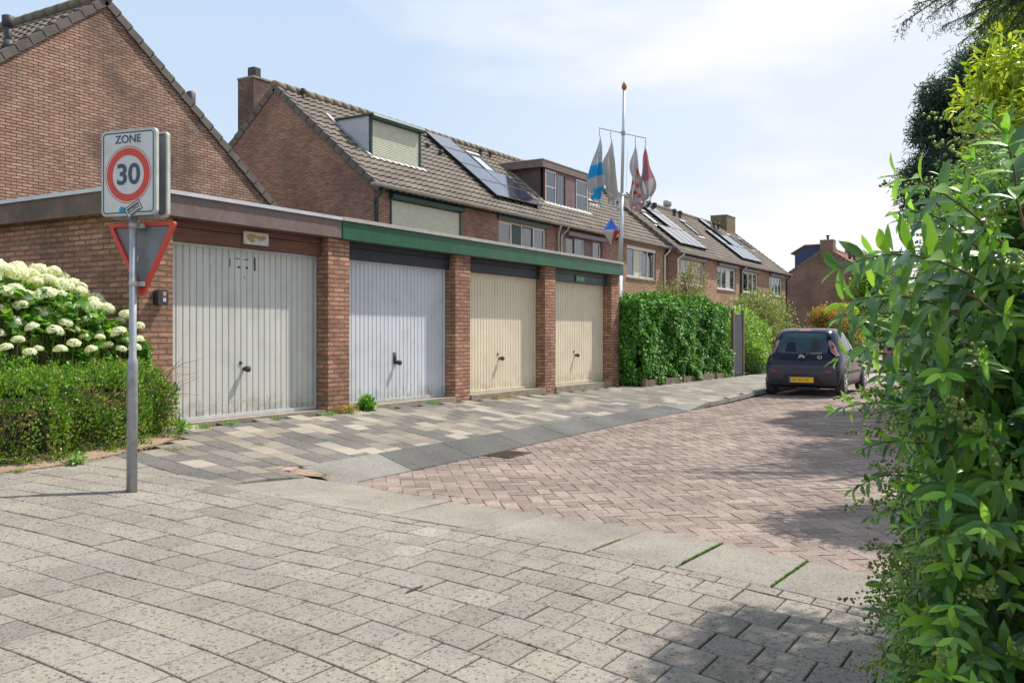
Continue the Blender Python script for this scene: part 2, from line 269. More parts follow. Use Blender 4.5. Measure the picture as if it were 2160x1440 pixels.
LEAFD = leafmat('needle', rough=.7, trans=.12, spec=.25)
PAVE = tintmat('path_tile', speckle=.9, sscale=50, spk=(.06, .055, .05), blotch=.22, lo=.55, hi=.63, bump=.0015)
FORE = tintmat('forecourt_tile', speckle=.45, sscale=55, spk=(.30, .28, .24), blotch=.28, lo=.52, hi=.62)
BLOCK = tintmat('kerb_block', speckle=.6, sscale=48, spk=(.075, .073, .068), blotch=.35, lo=.54, hi=.62)
ROADB = tintmat('road_brick', grit=.32, speckle=.75, sscale=46, lo=.53, hi=.61, spk=(.12, .085, .07), blotch=.30, bump=.003, bscale=90)
SOIL = pm('soil', (.20, .145, .10), (.34, .25, .17), scale=30, rough=1, bump=.02, bscale=20, blotch=.4, blotch_col=(.10, .075, .05), bs=9)
JOINT = pm('joint_sand', (.055, .044, .034), (.085, .068, .052), scale=14, rough=1, bump=.003)

# ------------------------------------------------------------------ scattered meshes (leaves, petals, bricks)
def leaf_t(Wd=.45, seg=4, fold=.12, curl=.25, pw=1.0):
    v = []; f = []
    for i in range(seg+1):
        s = i/seg; wv = Wd/2*math.sin(math.pi*min(1, s**pw*.96+.02))**.8 if 0 < i < seg else .012
        z = -curl*(s*s)
        v += [(-wv, s, z+fold*wv*2), (0, s, z), (wv, s, z+fold*wv*2)]
    for i in range(seg):
        a = i*3; f += [(a, a+1, a+4, a+3), (a+1, a+2, a+5, a+4)]
    return np.array(v), f
T_LEAF = leaf_t(.33, 4, .16, .26, 1.1); T_SM = leaf_t(.55, 2, .15, .15); T_BROAD = leaf_t(.78, 4, .08, .25, .8); T_IVY = leaf_t(.95, 2, .06, .2, .7); T_NEED = leaf_t(.30, 1, 0, 0)
T_NEED = (np.array([(-.085, 0, 0), (.085, 0, 0), (.0, 1, -.12), (0, .5, .06)]), [(0, 1, 3), (0, 3, 2), (3, 1, 2)])
def nrm(a): return a/np.maximum(np.linalg.norm(a, axis=-1, keepdims=True), 1e-9)
def scatter(name, T, P, A, Nn, S, C, mat, parent=None, smooth=False):
    V, F = T; P = np.asarray(P, float); n = len(P); A = nrm(np.asarray(A, float)); Nn = np.asarray(Nn, float)
    X = nrm(np.cross(A, Nn)+1e-6); Z = np.cross(X, A); S = np.broadcast_to(np.asarray(S, float).reshape(-1, 1, 1) if np.ndim(S) else S, (n, 1, 1))
    vv = (V[None, :, 0, None]*X[:, None]+V[None, :, 1, None]*A[:, None]+V[None, :, 2, None]*Z[:, None])*S+P[:, None]
    vv -= np.array(offset_of(parent)); m = len(V); me = bpy.data.meshes.new(name)
    fl = np.concatenate([np.array(f) for f in F]); ln = np.array([len(f) for f in F]); nl = len(fl)
    me.vertices.add(n*m); me.vertices.foreach_set('co', vv.reshape(-1).astype(np.float32))
    me.loops.add(n*nl); me.loops.foreach_set('vertex_index', (fl[None]+np.arange(n)[:, None]*m).reshape(-1).astype(np.int32))
    me.polygons.add(n*len(F)); st = np.concatenate([[0], np.cumsum(ln)[:-1]])
    me.polygons.foreach_set('loop_start', (st[None]+np.arange(n)[:, None]*nl).reshape(-1).astype(np.int32))
    me.update(calc_edges=True); me.validate()
    at = me.attributes.new('tint', 'FLOAT_COLOR', 'POINT'); cc = np.ones((n, m, 4), np.float32); cc[:, :, :3] = np.clip(np.asarray(C), 0, 1).reshape(-1, 1, 3)
    at.data.foreach_set('color', cc.reshape(-1)); me.materials.append(mat)
    if smooth: me.polygons.foreach_set('use_smooth', [True]*len(me.polygons))
    o = bpy.data.objects.new(name, me); link(o)
    if parent: o.parent = parent; OFF[o.name] = offset_of(parent)
    return o
def rdir(n): return nrm(rng.normal(size=(n, 3)))
def tints(n, cols, var=.25, wts=None):
    cols = np.array(cols, float); i = rng.choice(len(cols), n, p=wts); return cols[i]*(1+rng.uniform(-var, var, (n, 1)))
def clump_cloud(centers, rads, n, shell=.5):
    centers = np.array(centers, float); rads = np.array(rads, float).reshape(len(centers), -1)
    if rads.shape[1] == 1: rads = np.repeat(rads, 3, 1)
    wt = rads.prod(1)**(2/3); i = rng.choice(len(centers), n, p=wt/wt.sum()); d = rdir(n)
    u = (1-(1-shell)*rng.random((n, 1))**1.6)*(1+.18*rng.normal(size=(n, 1)))
    return centers[i]+d*rads[i]*u, d
def ellipsoid_clumps(c, r, k, cr, inner=.55):
    d = rdir(k); u = inner+(1-inner)*rng.random((k, 1)); return np.array(c)+d*np.array(r)*u, np.full(k, cr)*rng.uniform(.7, 1.3, k)
def trunk_limbs(parent, base, top, r0, limbs, name='trunk', mat=None, seed=1, spread=1.0):
    rd = random.Random(seed); mb = MB(); mb.smooth = True; b = Vector(base); tp = Vector(top)
    pts = [b.lerp(tp, t)+Vector((rd.uniform(-1, 1), rd.uniform(-1, 1), 0))*r0*(1.2 if 0 < t < 1 else 0) for t in (0, .25, .5, .75, 1)]
    mb.tube(pts, [r0*1.15, r0*.9, r0*.75, r0*.55, r0*.25], 8)
    for e in limbs:
        e = Vector(e); s = b.lerp(tp, rd.uniform(.35, .85)); m1 = s.lerp(e, .5)+Vector((rd.uniform(-.1, .1), rd.uniform(-.1, .1), .12*(e-s).length))
        mb.tube([s, m1, e], [r0*.45, r0*.28, r0*.08], 6)
    return mb.build(name, mat or BARK, parent)
# ------------------------------------------------------------------ ground heights and paving
def ip(pts, x): return float(np.interp(x, [p[0] for p in pts], [p[1] for p in pts]))
ZR = [(4, -.45), (5.3, -.455), (6.8, -.47), (8.5, -.47), (9.2, -.465), (11.75, -.43), (15, -.38), (17.6, -.34), (20.4, -.29), (30, -.31), (200, -.31)]
ZK = [(5, -.32), (14.6, -.30), (16, -.28), (18.5, -.23), (20, -.19), (30, -.20), (200, -.20)]
ZG = [(0, 0), (8, 0), (16, -.10), (26, -.15), (200, -.15)]
YK = [(4, 6.2), (6.88, 6.22), (9.2, 6.2), (11.75, 6.18), (15.08, 6.05), (17.56, 5.84), (20.4, 5.79), (32.5, 5.89), (40.3, 6.09), (120, 7.5)]
BUP = [(-3, 4.4), (0, 5.6), (.88, 5.96), (1.48, 6.14), (2.15, 6.38), (2.91, 6.58), (4.0, 6.68), (5.2, 6.72), (6.3, 6.78)]
BLOW = [(-3, 4.3), (.85, 5.19), (1.48, 5.38), (2.25, 5.55), (2.88, 5.68), (3.87, 5.82), (4.9, 5.86), (5.28, 5.77), (5.66, 5.62), (6.08, 5.50), (6.8, 5.46), (7.3, 5.48), (9, 5.5)]
kerb = lambda x: ip(YK, x)
bup = lambda y: ip(BUP, y)
blow = lambda y: ip(BLOW, y)
def smst(a, b, x): t = min(1, max(0, (x-a)/(b-a))); return t*t*(3-2*t)
def ktop(x): return kerb(x)+(.5 if x < 16 else .5-.38*smst(16, 17, x))
def gz(x, y):
    """height of the finished ground"""
    top = ktop(x); k = kerb(x)
    if y <= k: e = ip(ZR, x)
    elif y < top: e = ip(ZR, x)+(ip(ZK, x)-ip(ZR, x))*(y-k)/(top-k)
    else: e = ip(ZK, x)+(ip(ZG, x)-ip(ZK, x))*min(1, (y-top)/(8.7-top))
    u = y-4.9; w_ = -.45+(.118*min(u, 3.8) if u > .6 else 0 if u < -.6 else .118*(u+.6)**2/2.4)
    t = smst(5.9, 7.3, x); return w_*(1-t)+e*t
def zs(x): return ip(ZG, x)
def struct(o): o['kind'] = 'structure'; return o
def ground():
    xs = list(np.arange(-60, 0, 5))+list(np.arange(0, 21, .25))+list(np.arange(21, 60, 1))+list(np.arange(60, 200, 10))+list(np.arange(200, 1601, 100))
    ys = list(np.arange(-900, -40, 60))+list(np.arange(-40, -2, 4))+list(np.arange(-2, 10, .125))+list(np.arange(10, 60, 5))+list(np.arange(60, 1201, 60))
    V = []; F = []
    for x in xs:
        for y in ys:
            z = gz(x, y)-.030-(.035 if (5.3 < x < 6.95 and 4.6 < y < 6.5) else 0)
            if x > 6.95 and kerb(x)-.13 < y < ktop(x)+.05: z -= .10
            V.append((x, y, z))
    n = len(ys)
    for i in range(len(xs)-1):
        for j in range(n-1): F.append((i*n+j, (i+1)*n+j, (i+1)*n+j+1, i*n+j+1))
    mb = MB(); mb.add(V, F); return struct(mb.build('ground', JOINT, smooth=True))
ground()
def pavers(name, items, mat, ch=.004):
    """items: (4 corners (x,y) ccw, z at each corner, colour); bevelled top"""
    n = len(items); V = np.zeros((n, 12, 3)); C = np.zeros((n, 3))
    for i, (q, z, c) in enumerate(items):
        q = np.array(q, float); z = np.array(z, float); cen = q.mean(0); e = q-cen; ln = np.linalg.norm(e, axis=1, keepdims=True)
        qi = cen+e*(1-ch*1.4/ln)
        V[i, 0:4, :2] = q; V[i, 0:4, 2] = z-.08; V[i, 4:8, :2] = q; V[i, 4:8, 2] = z-ch; V[i, 8:12, :2] = qi; V[i, 8:12, 2] = z; C[i] = c
    F = [(8, 9, 10, 11)]
    for k in range(4):
        k2 = (k+1) % 4; F += [(k, k2, 4+k2, 4+k), (4+k, 4+k2, 8+k2, 8+k)]
    F = np.array([f for f in F]); me = bpy.data.meshes.new(name)
    me.from_pydata(V.reshape(-1, 3).tolist(), [], (F[None]+np.arange(n)[:, None, None]*12).reshape(-1, 4).tolist())
    at = me.attributes.new('tint', 'FLOAT_COLOR', 'POINT'); cc = np.ones((n, 12, 4), np.float32); cc[:, :, :3] = C[:, None]; at.data.foreach_set('color', cc.reshape(-1))
    me.materials.append(mat); o = bpy.data.objects.new(name, me); link(o); return struct(o)
def jz(a=.003): return random.uniform(-a, a)
def zq(q, dz=0, j=.0012): return [gz(*p)+dz+jz(j) for p in q]
# light path tiles, rows follow the kerb band
_rc = np.polyfit([-1.5, .85, 1.48, 2.25, 2.88, 3.87, 4.9, 5.8, 6.6, 7.4, 8.0], [4.62, 5.19, 5.38, 5.55, 5.68, 5.82, 5.86, 5.74, 5.54, 5.24, 4.98], 4); rowc = lambda y: float(np.polyval(_rc, y))
items = []; g = .0042; RW, TL = .272, .262
for k in range(-1, 17):
    off0, off1 = (.0, .13) if k == -1 else (.13+RW*k, .13+RW*(k+1))
    y = -1.5+(TL/2 if k % 2 else 0)+random.uniform(-.02, .02)
    lenk = .20 if k == -1 else TL
    while y < 7.95:
        y1 = y+lenk; xr0, xr1 = rowc(y)-off0, rowc(y1)-off0; xl0, xl1 = rowc(y)-off1, rowc(y1)-off1
        if k == -1: xr0, xr1 = max(blow(y), rowc(y)), max(blow(y1), rowc(y1))
        w = [jz(.0012) for _ in range(4)]
        gy = .0054; q = [(xl0+g+w[0], y+gy), (xr0-g+w[1], y+gy), (xr1-g, y1-gy+w[2]), (xl1+g, y1-gy+w[3])]
        t = random.uniform(.90, 1.07); base = np.array((.262, .236, .203))*t+np.array((random.uniform(-.003, .006), 0, random.uniform(-.005, .003)))
        if random.random() < .12: base *= random.choice((.86, 1.10))
        items.append((q, zq(q, jz(.0022), .0018), base)); y = y1
pavers('light_path', items, PAVE)
# forecourt checkered tiles
items = []
DK, MD, BG, LT = (.118, .112, .104), (.18, .165, .143), (.235, .207, .168), (.315, .28, .225)
x = 5.2; row = 0; TS = .281
while x < 44:
    y = 8.64-(TS/2 if row % 2 else 0); row += 1
    first = True
    while y > 5.0:
        cx, cy = x+TS/2, y-TS/2; lim = ktop(cx) if cx > 6.7 else 6.32
        ylim = 8.64 if cx < 19 else 8.2
        if cy > lim-.08 and y <= ylim+TS*.4 and x > blow(cy)-.06 and not (cx < 6.5 and cy > 8.0-(6.5-cx)*.2):
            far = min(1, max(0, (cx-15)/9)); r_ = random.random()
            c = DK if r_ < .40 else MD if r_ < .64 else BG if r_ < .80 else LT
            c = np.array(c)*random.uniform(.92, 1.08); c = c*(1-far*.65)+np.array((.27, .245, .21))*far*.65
            ya = max(y-TS, lim-.02); yb = min(y, ylim)
            q = [(x+g, ya+g), (x+TS-g, ya+g), (x+TS-g, yb-g), (x+g, yb-g)]
            if yb-ya > .05: items.append((q, zq(q, jz(.0012)), c))
        y -= TS
    x += TS
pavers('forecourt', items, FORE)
# long sloping kerb blocks along the forecourt
items = []; x = 6.88
while x < 15.9:
    x1 = min(x+1.21, 16.0)
    c = np.array((.112, .109, .102))*random.uniform(.92, 1.08) if x > 7.0 else np.array((.21, .2, .18))
    q = [(x+.004, kerb(x)), (x1-.004, kerb(x1)), (x1-.004, ktop(x1)), (x+.004, ktop(x))]
    items.append((q, [ip(ZR, x)+.008, ip(ZR, x1)+.008, ip(ZK, x1)+.003, ip(ZK, x)+.003], c)); x = x1
for a, b in ((16.004, 16.5), (16.508, 17.0)):
    items.append(([(a, kerb(a)), (b, kerb(b)), (b, ktop(b)), (a, ktop(a))], [ip(ZR, a)+.01+(a-16)*.1, ip(ZR, b)+.01+(b-16)*.1, ip(ZK, b)+.003, ip(ZK, a)+.003], (.25, .235, .21)))
x = 17.005
while x < 80:
    x1 = x+1.0; items.append(([(x+.004, kerb(x)), (x1-.004, kerb(x1)), (x1-.004, kerb(x1)+.12), (x+.004, kerb(x)+.12)], [ip(ZK, x)+.003, ip(ZK, x1)+.003]*2, np.array((.30, .285, .26))*random.uniform(.9, 1.1))); x = x1
# cross band blocks, cut level with the path
joints = [-2.4, -1.1, .2, .85, 1.49, 2.14, 2.80, 3.75, 4.75]
for a, b in zip(joints[:-1], joints[1:]):
    c = np.array((.25, .228, .193))*random.uniform(.94, 1.07); gg = .011 if a > 1 and b < 3 else .004; sk = -.02
    q = [(blow(a)+.006, a+.01+gg), (bup(a), a+sk+gg), (bup(b), b+sk-gg), (blow(b)+.006, b+.01-gg)]
    items.append((q, [gz(*q[0])+.001, gz(*q[1])-.003, gz(*q[2])-.003, gz(*q[3])+.001], c))
def wedge(q, c): items.append((q, [gz(*p)+.004 for p in q], c))
for a, b in ((4.755, 5.25), (5.255, 5.75)): wedge([(blow(a)+.006, a), (bup(a)+.01, a), (bup(b)+.01, b), (blow(b)+.006, b)], (.275, .25, .21))
for a, b in ((5.755, 6.02), (6.022, 6.3)): wedge([(blow(a)+.006, a), (6.86, a), (6.86 if b < 6.2 else 6.55, b), (blow(b)+.006, b)], (.255, .235, .205))
pavers('kerb_blocks', items, BLOCK, ch=.006)
# red road bricks in 45 degree herringbone
items = []; Wb, Lb = .142, .284; gb = .0034; ca_, sa_ = math.cos(R(40)), math.sin(R(40))
def rcol():
    c = np.array((.272, .213, .182))*random.uniform(.76, 1.18); c[0] *= random.uniform(.98, 1.03); return c
nmax = 260
tr = lambda u, v: (u*ca_-v*sa_, u*sa_+v*ca_)
for c in range(-60, nmax):
    for r_ in range(-nmax, 160):
        m_ = (c-r_) % 4
        if m_ == 0: u0, v0, du, dv = c*Wb, r_*Wb, Lb, Wb
        elif m_ == 3: u0, v0, du, dv = c*Wb, r_*Wb, Wb, Lb
        else: continue
        X, Y = tr(u0+du/2, v0+dv/2)
        if not (4.4 < X < 27 and X*.08-2.6 < Y < kerb(X)+.06): continue
        if X < bup(Y)-.10: continue
        qq = [tr(u, v) for u, v in ((u0+gb, v0+gb), (u0+du-gb, v0+gb), (u0+du-gb, v0+dv-gb), (u0+gb, v0+dv-gb))]
        if any(p[1] > kerb(p[0])+.24 for p in qq): continue
        tl = jz(.0025); z0 = ip(ZR, X)+jz(.002)-.004
        if X < 7.2: z0 = gz(X, min(Y, kerb(X)))-.006
        items.append((qq, [z0+tl, z0-tl, z0-tl, z0+tl], rcol()))
pavers('brick_road', items, ROADB, ch=.004)
# cut bricks and sand filling the strip between herringbone and kerb
mb = MB(); xs = np.arange(7.0, 27, .25)
for a, b in zip(xs[:-1], xs[1:]):
    f = lambda x_, y_: (gz(x_, min(y_, kerb(x_))) if x_ < 7.2 else ip(ZR, x_))-.0095
    for q0, q1 in ((-2.6, 1.2), (1.2, 4), (4, 99)):
        ya, yb = [max(q0, -2.6)]*2, [min(q1, kerb(a)+.02), min(q1, kerb(b)+.02)]
        if a < min(bup(y_) for y_ in (yb[0], ya[0]))-.3: continue
        mb.add([(a, ya[0], f(a, ya[0])), (b, ya[1], f(b, ya[1])), (b, yb[1], f(b, yb[1])), (a, yb[0], f(a, yb[0]))], [(0, 1, 2, 3)])
struct(mb.build('road_bed', pm('brick_edge_fill', (.22, .165, .14), (.15, .115, .095), scale=40, rough=1, bump=.002)))
mb = MB(); ROADF = pm('road_far', (.37, .28, .245), (.31, .23, .20), scale=9, rough=.95, blotch=.3, bs=.7)
xs = [26.8, 30, 35, 40, 50, 60, 80, 100, 130]
for a, b in zip(xs[:-1], xs[1:]):
    mb.add([(a, -3, ip(ZR, a)-.002), (b, -3, ip(ZR, b)-.002), (b, kerb(b)+.03, ip(ZR, b)-.002), (a, kerb(a)+.03, ip(ZR, a)-.002)], [(0, 1, 2, 3)])
struct(mb.build('road', ROADF))
mb = MB(); mb.add([(44, kerb(44)+.13, -.19), (110, kerb(110)+.13, -.19), (110, 9.5, -.145), (44, 8.2, -.145)], [(0, 1, 2, 3)])
struct(mb.build('pavement', pm('pavement_far', (.36, .33, .29), (.30, .27, .24), scale=7, rough=.95)))
# soil bed under the left planting, slightly mounded
V = []; F = []; xs = np.linspace(-3, 6.5, 60)
for xx in xs:
    edge = ip([(-3, 7.55), (4.4, 7.62), (5.1, 7.66), (5.95, 7.88), (6.5, 8.12)], xx)
    for j in range(34):
        y_ = edge+(13-edge)*(j/33)**1.6; V.append((xx, y_+.02*math.sin(xx*9), gz(xx, y_)+.006+.05*min(1, j/8)+rng.uniform(-.004, .006)))
for i in range(59):
    for j in range(33): F.append((i*34+j, (i+1)*34+j, (i+1)*34+j+1, i*34+j+1))
mb = MB(); mb.add(V, F); struct(mb.build('soil_bed', SOIL, smooth=True))
mb = MB(); mb.add([(19.2, 8.22, -.10), (44, 8.22, -.135), (44, 16.5, -.135), (19.2, 16.5, -.10)], [(0, 1, 2, 3)]); mb.add([(44, 8.22, -.135), (100, 9.5, -.135), (100, 30, -.135), (44, 30, -.135)], [(0, 1, 2, 3)])
struct(mb.build('garden_soil', SOIL))
# dry litter strip along the soil edge
def litter(n=2600):
    x = rng.uniform(2.5, 6.6, n); e = np.interp(x, [-3, 4.4, 5.1, 5.95, 6.5], [7.55, 7.62, 7.66, 7.88, 8.12]); y = e+np.abs(rng.normal(size=n))*.11-.05
    P = np.stack([x, y, [gz(a, b)+.012 for a, b in zip(x, y)]], 1); A = nrm(rng.normal(size=(n, 3))*(1, 1, .15))
    return tag(scatter('litter', T_NEED, P, A, np.array((0, 0, 1))+rng.normal(size=(n, 3))*.3, rng.uniform(.012, .035, n), tints(n, [(.34, .24, .14), (.26, .17, .10), (.42, .32, .2)], .2), LEAFD), 'dry brown litter along the soil edge below the box hedge', 'litter', None, 'stuff')
litter()
MOSSC = [(.10, .22, .02), (.15, .28, .04), (.08, .16, .02)]
def moss(label, p0, p1, wd, n=500, cat='moss', h=.012, cols=MOSSC, group=None):
    p0 = np.array(p0); p1 = np.array(p1); t = rng.random((n, 1)); d = nrm(p1-p0); pr = np.array((-d[1], d[0]))
    P = p0+(p1-p0)*t+pr*rng.uniform(-1, 1, (n, 1))*wd/2; Z = np.array([[gz(a, b)-.006] for a, b in P])
    A = nrm(rng.normal(size=(n, 3))*(.7, .7, .3)+(0, 0, .8))
    return tag(scatter('moss', T_NEED, np.hstack([P, Z]), A, rdir(n), rng.uniform(.5, 1.3, n)*h*1.3, tints(n, cols, .3), LEAFD), label, cat, group, 'stuff')
moss('bright green moss in the kerb joint left of the other mossy joint', (5.66, 2.15), (6.38, 2.12), .014, 1100)
moss('bright green moss in the kerb joint nearest the foreground', (5.42, 1.5), (6.12, 1.47), .017, 1200)
moss('thin moss in the farthest of the three green kerb joints', (5.7, 2.81), (6.1, 2.79), .010, 260)
moss('thin moss in the dark kerb block joint left of the drain grate', (9.26, 6.3), (9.28, 6.6), .012, 160)

def road_moss():
    n = 900; k = 34; cx = rng.uniform(6.6, 9.2, k); cy = rng.uniform(1.2, 4.4, k); i = rng.integers(0, k, n); a = np.where(rng.random(k) < .5, R(40), R(-50))[i]; t = rng.uniform(-.07, .07, n)
    x = cx[i]+np.cos(a)*t+rng.normal(size=n)*.004; y = cy[i]+np.sin(a)*t+rng.normal(size=n)*.004; P = np.stack([x, y, [ip(ZR, q)-.008 for q in x]], 1)
    tag(scatter('moss', T_NEED, P, nrm(rng.normal(size=(n, 3))*(.7, .7, .3)+(0, 0, .8)), rdir(n), rng.uniform(.010, .022, n), tints(n, [(.22, .26, .05), (.14, .22, .03), (.26, .22, .08)], .2), LEAFD), 'scattered yellow-green moss tufts in the joints of the brick road', 'moss', None, 'stuff')
road_moss()
# ------------------------------------------------------------------ architecture helpers
EX, EY, EZ = Vector((1, 0, 0)), Vector((0, 1, 0)), Vector((0, 0, 1))
def wall_open(mb, x0, x1, z0, z1, y, ops, depth=.12):
    """front wall in plane Y=y facing -Y with rectangular openings and reveals"""
    xs = sorted({x0, x1, *[o[0] for o in ops], *[o[1] for o in ops]}); zz = sorted({z0, z1, *[o[2] for o in ops], *[o[3] for o in ops]})
    for a, b in zip(xs[:-1], xs[1:]):
        for c, d in zip(zz[:-1], zz[1:]):
            mx_, mz = (a+b)/2, (c+d)/2
            if any(o[0] < mx_ < o[1] and o[2] < mz < o[3] for o in ops): continue
            mb.add([(a, y, c), (b, y, c), (b, y, d), (a, y, d)], [(0, 1, 2, 3)])
    for a, b, c, d in [o[:4] for o in ops]:
        mb.add([(a, y, c), (a, y+depth, c), (a, y+depth, d), (a, y, d)], [(0, 1, 2, 3)])
        mb.add([(b, y, c), (b, y, d), (b, y+depth, d), (b, y+depth, c)], [(0, 1, 2, 3)])
        mb.add([(a, y, c), (b, y, c), (b, y+depth, c), (a, y+depth, c)], [(0, 1, 2, 3)])
        mb.add([(a, y, d), (a, y+depth, d), (b, y+depth, d), (b, y, d)], [(0, 1, 2, 3)])
def tile_roof(mb, O, U, V, W, L, ph=0.0, cw=.30, rh=.335):
    """interlocking roll tiles laid on plane O + u U + v V"""
    O, U, V = map(Vector, (O, U, V)); Nn = U.cross(V).normalized()
    prof = [(0, .004), (.18, .000), (.30, .004), (.50, .034), (.70, .040), (.88, .026), (1, .004)]
    nr = max(1, int(round(L/rh))); rh = L/nr; nc = max(1, int(round(W/cw))); cw = W/nc
    for r in range(nr):
        us = []; hs = []
        for c in range(nc):
            for k, (a, h) in enumerate(prof):
                if k == 0 and c: continue
                us.append((c+a)*cw); hs.append(h)
        n = len(us); v0, v1 = r*rh, (r+1)*rh; j = [random.uniform(-.002, .003) for _ in range(nc)]
        lo = [O+U*u+V*(v0-.012)+Nn*(h*1.0+.042+j[min(nc-1, int(u/cw))]) for u, h in zip(us, hs)]
        hi = [O+U*u+V*v1+Nn*(h*.8+.006) for u, h in zip(us, hs)]
        bt = [O+U*u+V*(v0-.010)+Nn*(h*.8-.012) for u, h in zip(us, hs)]
        mb.add(bt+lo+hi, [(i, i+1, n+i+1, n+i) for i in range(n-1)]+[(n+i, n+i+1, 2*n+i+1, 2*n+i) for i in range(n-1)])
def verge(mb, O, V, L, out, Nn, w=.14, drop=.13, step=.335):
    """overlapping L shaped verge tiles along a gable edge. out = outward unit vector"""
    O, V, out, Nn = map(Vector, (O, V, out, Nn)); n = int(round(L/step)); s = L/n
    for i in range(n):
        a, b = i*s-.03, (i+1)*s-.008; lift = .035
        P = lambda u, v, h: O+out*u+V*v+Nn*h
        # top lip + side cheek, thicker at lower end
        mb.add([P(-w, a, .065+lift), P(.03, a, .065+lift), P(.03, b, .065), P(-w, b, .065), P(.03, a, -drop+lift*.6), P(.03, b, -drop), P(-.012, a, -drop+lift*.6), P(-.012, b, -drop), P(-w, a, .03), P(-.012, a, .03)],
               [(0, 1, 2, 3), (1, 4, 5, 2), (4, 6, 7, 5), (0, 8, 9, 1), (9, 6, 4, 1)])
def ridge(mb, O, U, L, r=.13, step=.42):
    O, U = Vector(O), Vector(U); n = int(round(L/step)); s = L/n
    for i in range(n):
        a, b = O+U*(i*s-.02), O+U*((i+1)*s+.01); mb.tube([a, b], [r*1.06, r*.94], 10)
def gutter(mb, x0, x1, y, z, r=.065):
    P = [(math.cos(t), math.sin(t)) for t in np.linspace(math.pi, 2*math.pi, 8)]
    v = []; 
    for X in (x0, x1):
        for a, b in P: v.append((X, y+a*r, z+b*r*1.1+r*.4))
    n = len(P); f = [(i, i+1, n+i+1, n+i) for i in range(n-1)]
    v2 = [(p[0], p[1]-.000+(.0), p[2]) for p in v]
    mb.add(v, f); mb.box(x0, x1, y-r-.010, y-r+.006, z+r*.35, z+r*.62); mb.add([v[i] for i in range(n)], [tuple(range(n))]); mb.add([v[n+i] for i in range(n)], [tuple(range(n))])
    k = x0+.4
    while k < x1:
        mb.box(k, k+.02, y-r-.014, y+r, z+r*.62, z+r*.70); k += .75
def pipe(parent, pts, r, mat, name='downpipe'):
    mb = MB(); mb.smooth = True; mb.tube(pts, r, 8)
    for z in np.arange(pts[-1][2]+.5, pts[-2][2], 1.4): mb.tube([(pts[-1][0], pts[-1][1], z), (pts[-1][0], pts[-1][1], z+.03)], r*1.22, 8)
    return mb.build(name, mat, parent)
def window(parent, x0, x1, z0, z1, y, frame, cells, deep=.07, sill=CONC, t=.055, ftop=None, curtain_mat=None):
    """cells: list of (fraction width, kind) kind g glass, c glass+curtain, p panel(mat)"""
    f = MB(); rectframe(f, (x0, y, z0), EX, EZ, EY, 0, x1-x0, 0, z1-z0, t, deep, deep+.07)
    tot = sum(c[0] for c in cells); u = t; W = x1-x0-2*t; edges = [];
    for i, c in enumerate(cells):
        w_ = W*c[0]/tot; edges.append((u, u+w_, c)); u += w_
        if i < len(cells)-1: f.box(x0+u-.022, x0+u+.022, y+deep-.003, y+deep+.066, z0+t, z1-t)
    fo = f.build('window', frame, parent)
    for a, b, c in edges:
        a0, b0 = x0+a+.02, x0+b-.02; zz0, zz1 = z0+t, z1-t
        if c[1] in 'gcs':
            s = MB(); rectframe(s, (a0, y, zz0), EX, EZ, EY, 0, b0-a0, 0, zz1-zz0, .04, deep+.004, deep+.05)
            if c[1] == 's': s.box(a0+.04, b0-.04, y+deep+.006, y+deep+.04, (zz0+zz1)/2-.012, (zz0+zz1)/2+.012)
            s.build('sash', c[2] if len(c) > 2 else frame, fo)
            p = MB(); p.box(a0+.035, b0-.035, y+deep+.03, y+deep+.036, zz0+.035, zz1-.035); p.build('pane', GLASS, fo)
            if c[1] in 'c':
                q = MB(); n = 22
                v = []
                for k in range(n+1):
                    xx = a0+.01+(b0-a0-.02)*k/n; v += [(xx, y+deep+.10+.012*math.sin(k*2.2), zz0), (xx, y+deep+.10+.012*math.sin(k*2.2), zz1)]
                q.add(v, [(2*k, 2*k+2, 2*k+3, 2*k+1) for k in range(n)]); q.build('curtain', CURT, fo)
        else:
            p = MB(); n = max(3, int((b0-a0)/.09))
            for k in range(n): p.box(a0+(b0-a0)*k/n+.004, a0+(b0-a0)*(k+1)/n-.004, y+deep+.015, y+deep+.045, zz0, zz1)
            p.box(a0, b0, y+deep+.028, y+deep+.05, zz0, zz1)
            p.build('panel', c[2], fo)
    if sill: s = MB(); s.box(x0-.04, x1+.04, y-.05, y+deep, z0-.06, z0-.003); s.build('sill', sill, fo)
    return fo
def vent(parent, x, y, z, h=.38, r=.055, mat=None):
    mb = MB(); mb.smooth = True; mb.tube([(x, y, z-.15), (x, y, z+h*.72)], r, 10); mb.tube([(x, y, z+h*.55), (x, y, z+h*.62), (x, y, z+h*.96), (x, y, z+h)], [r*1.1, r*1.55, r*1.55, r*.8], 10)
    mb.tube([(x, y, z-.16), (x, y, z+.05)], [r*2.1, r*1.1], 10); return mb.build('vent_pipe', mat or VENT, parent)
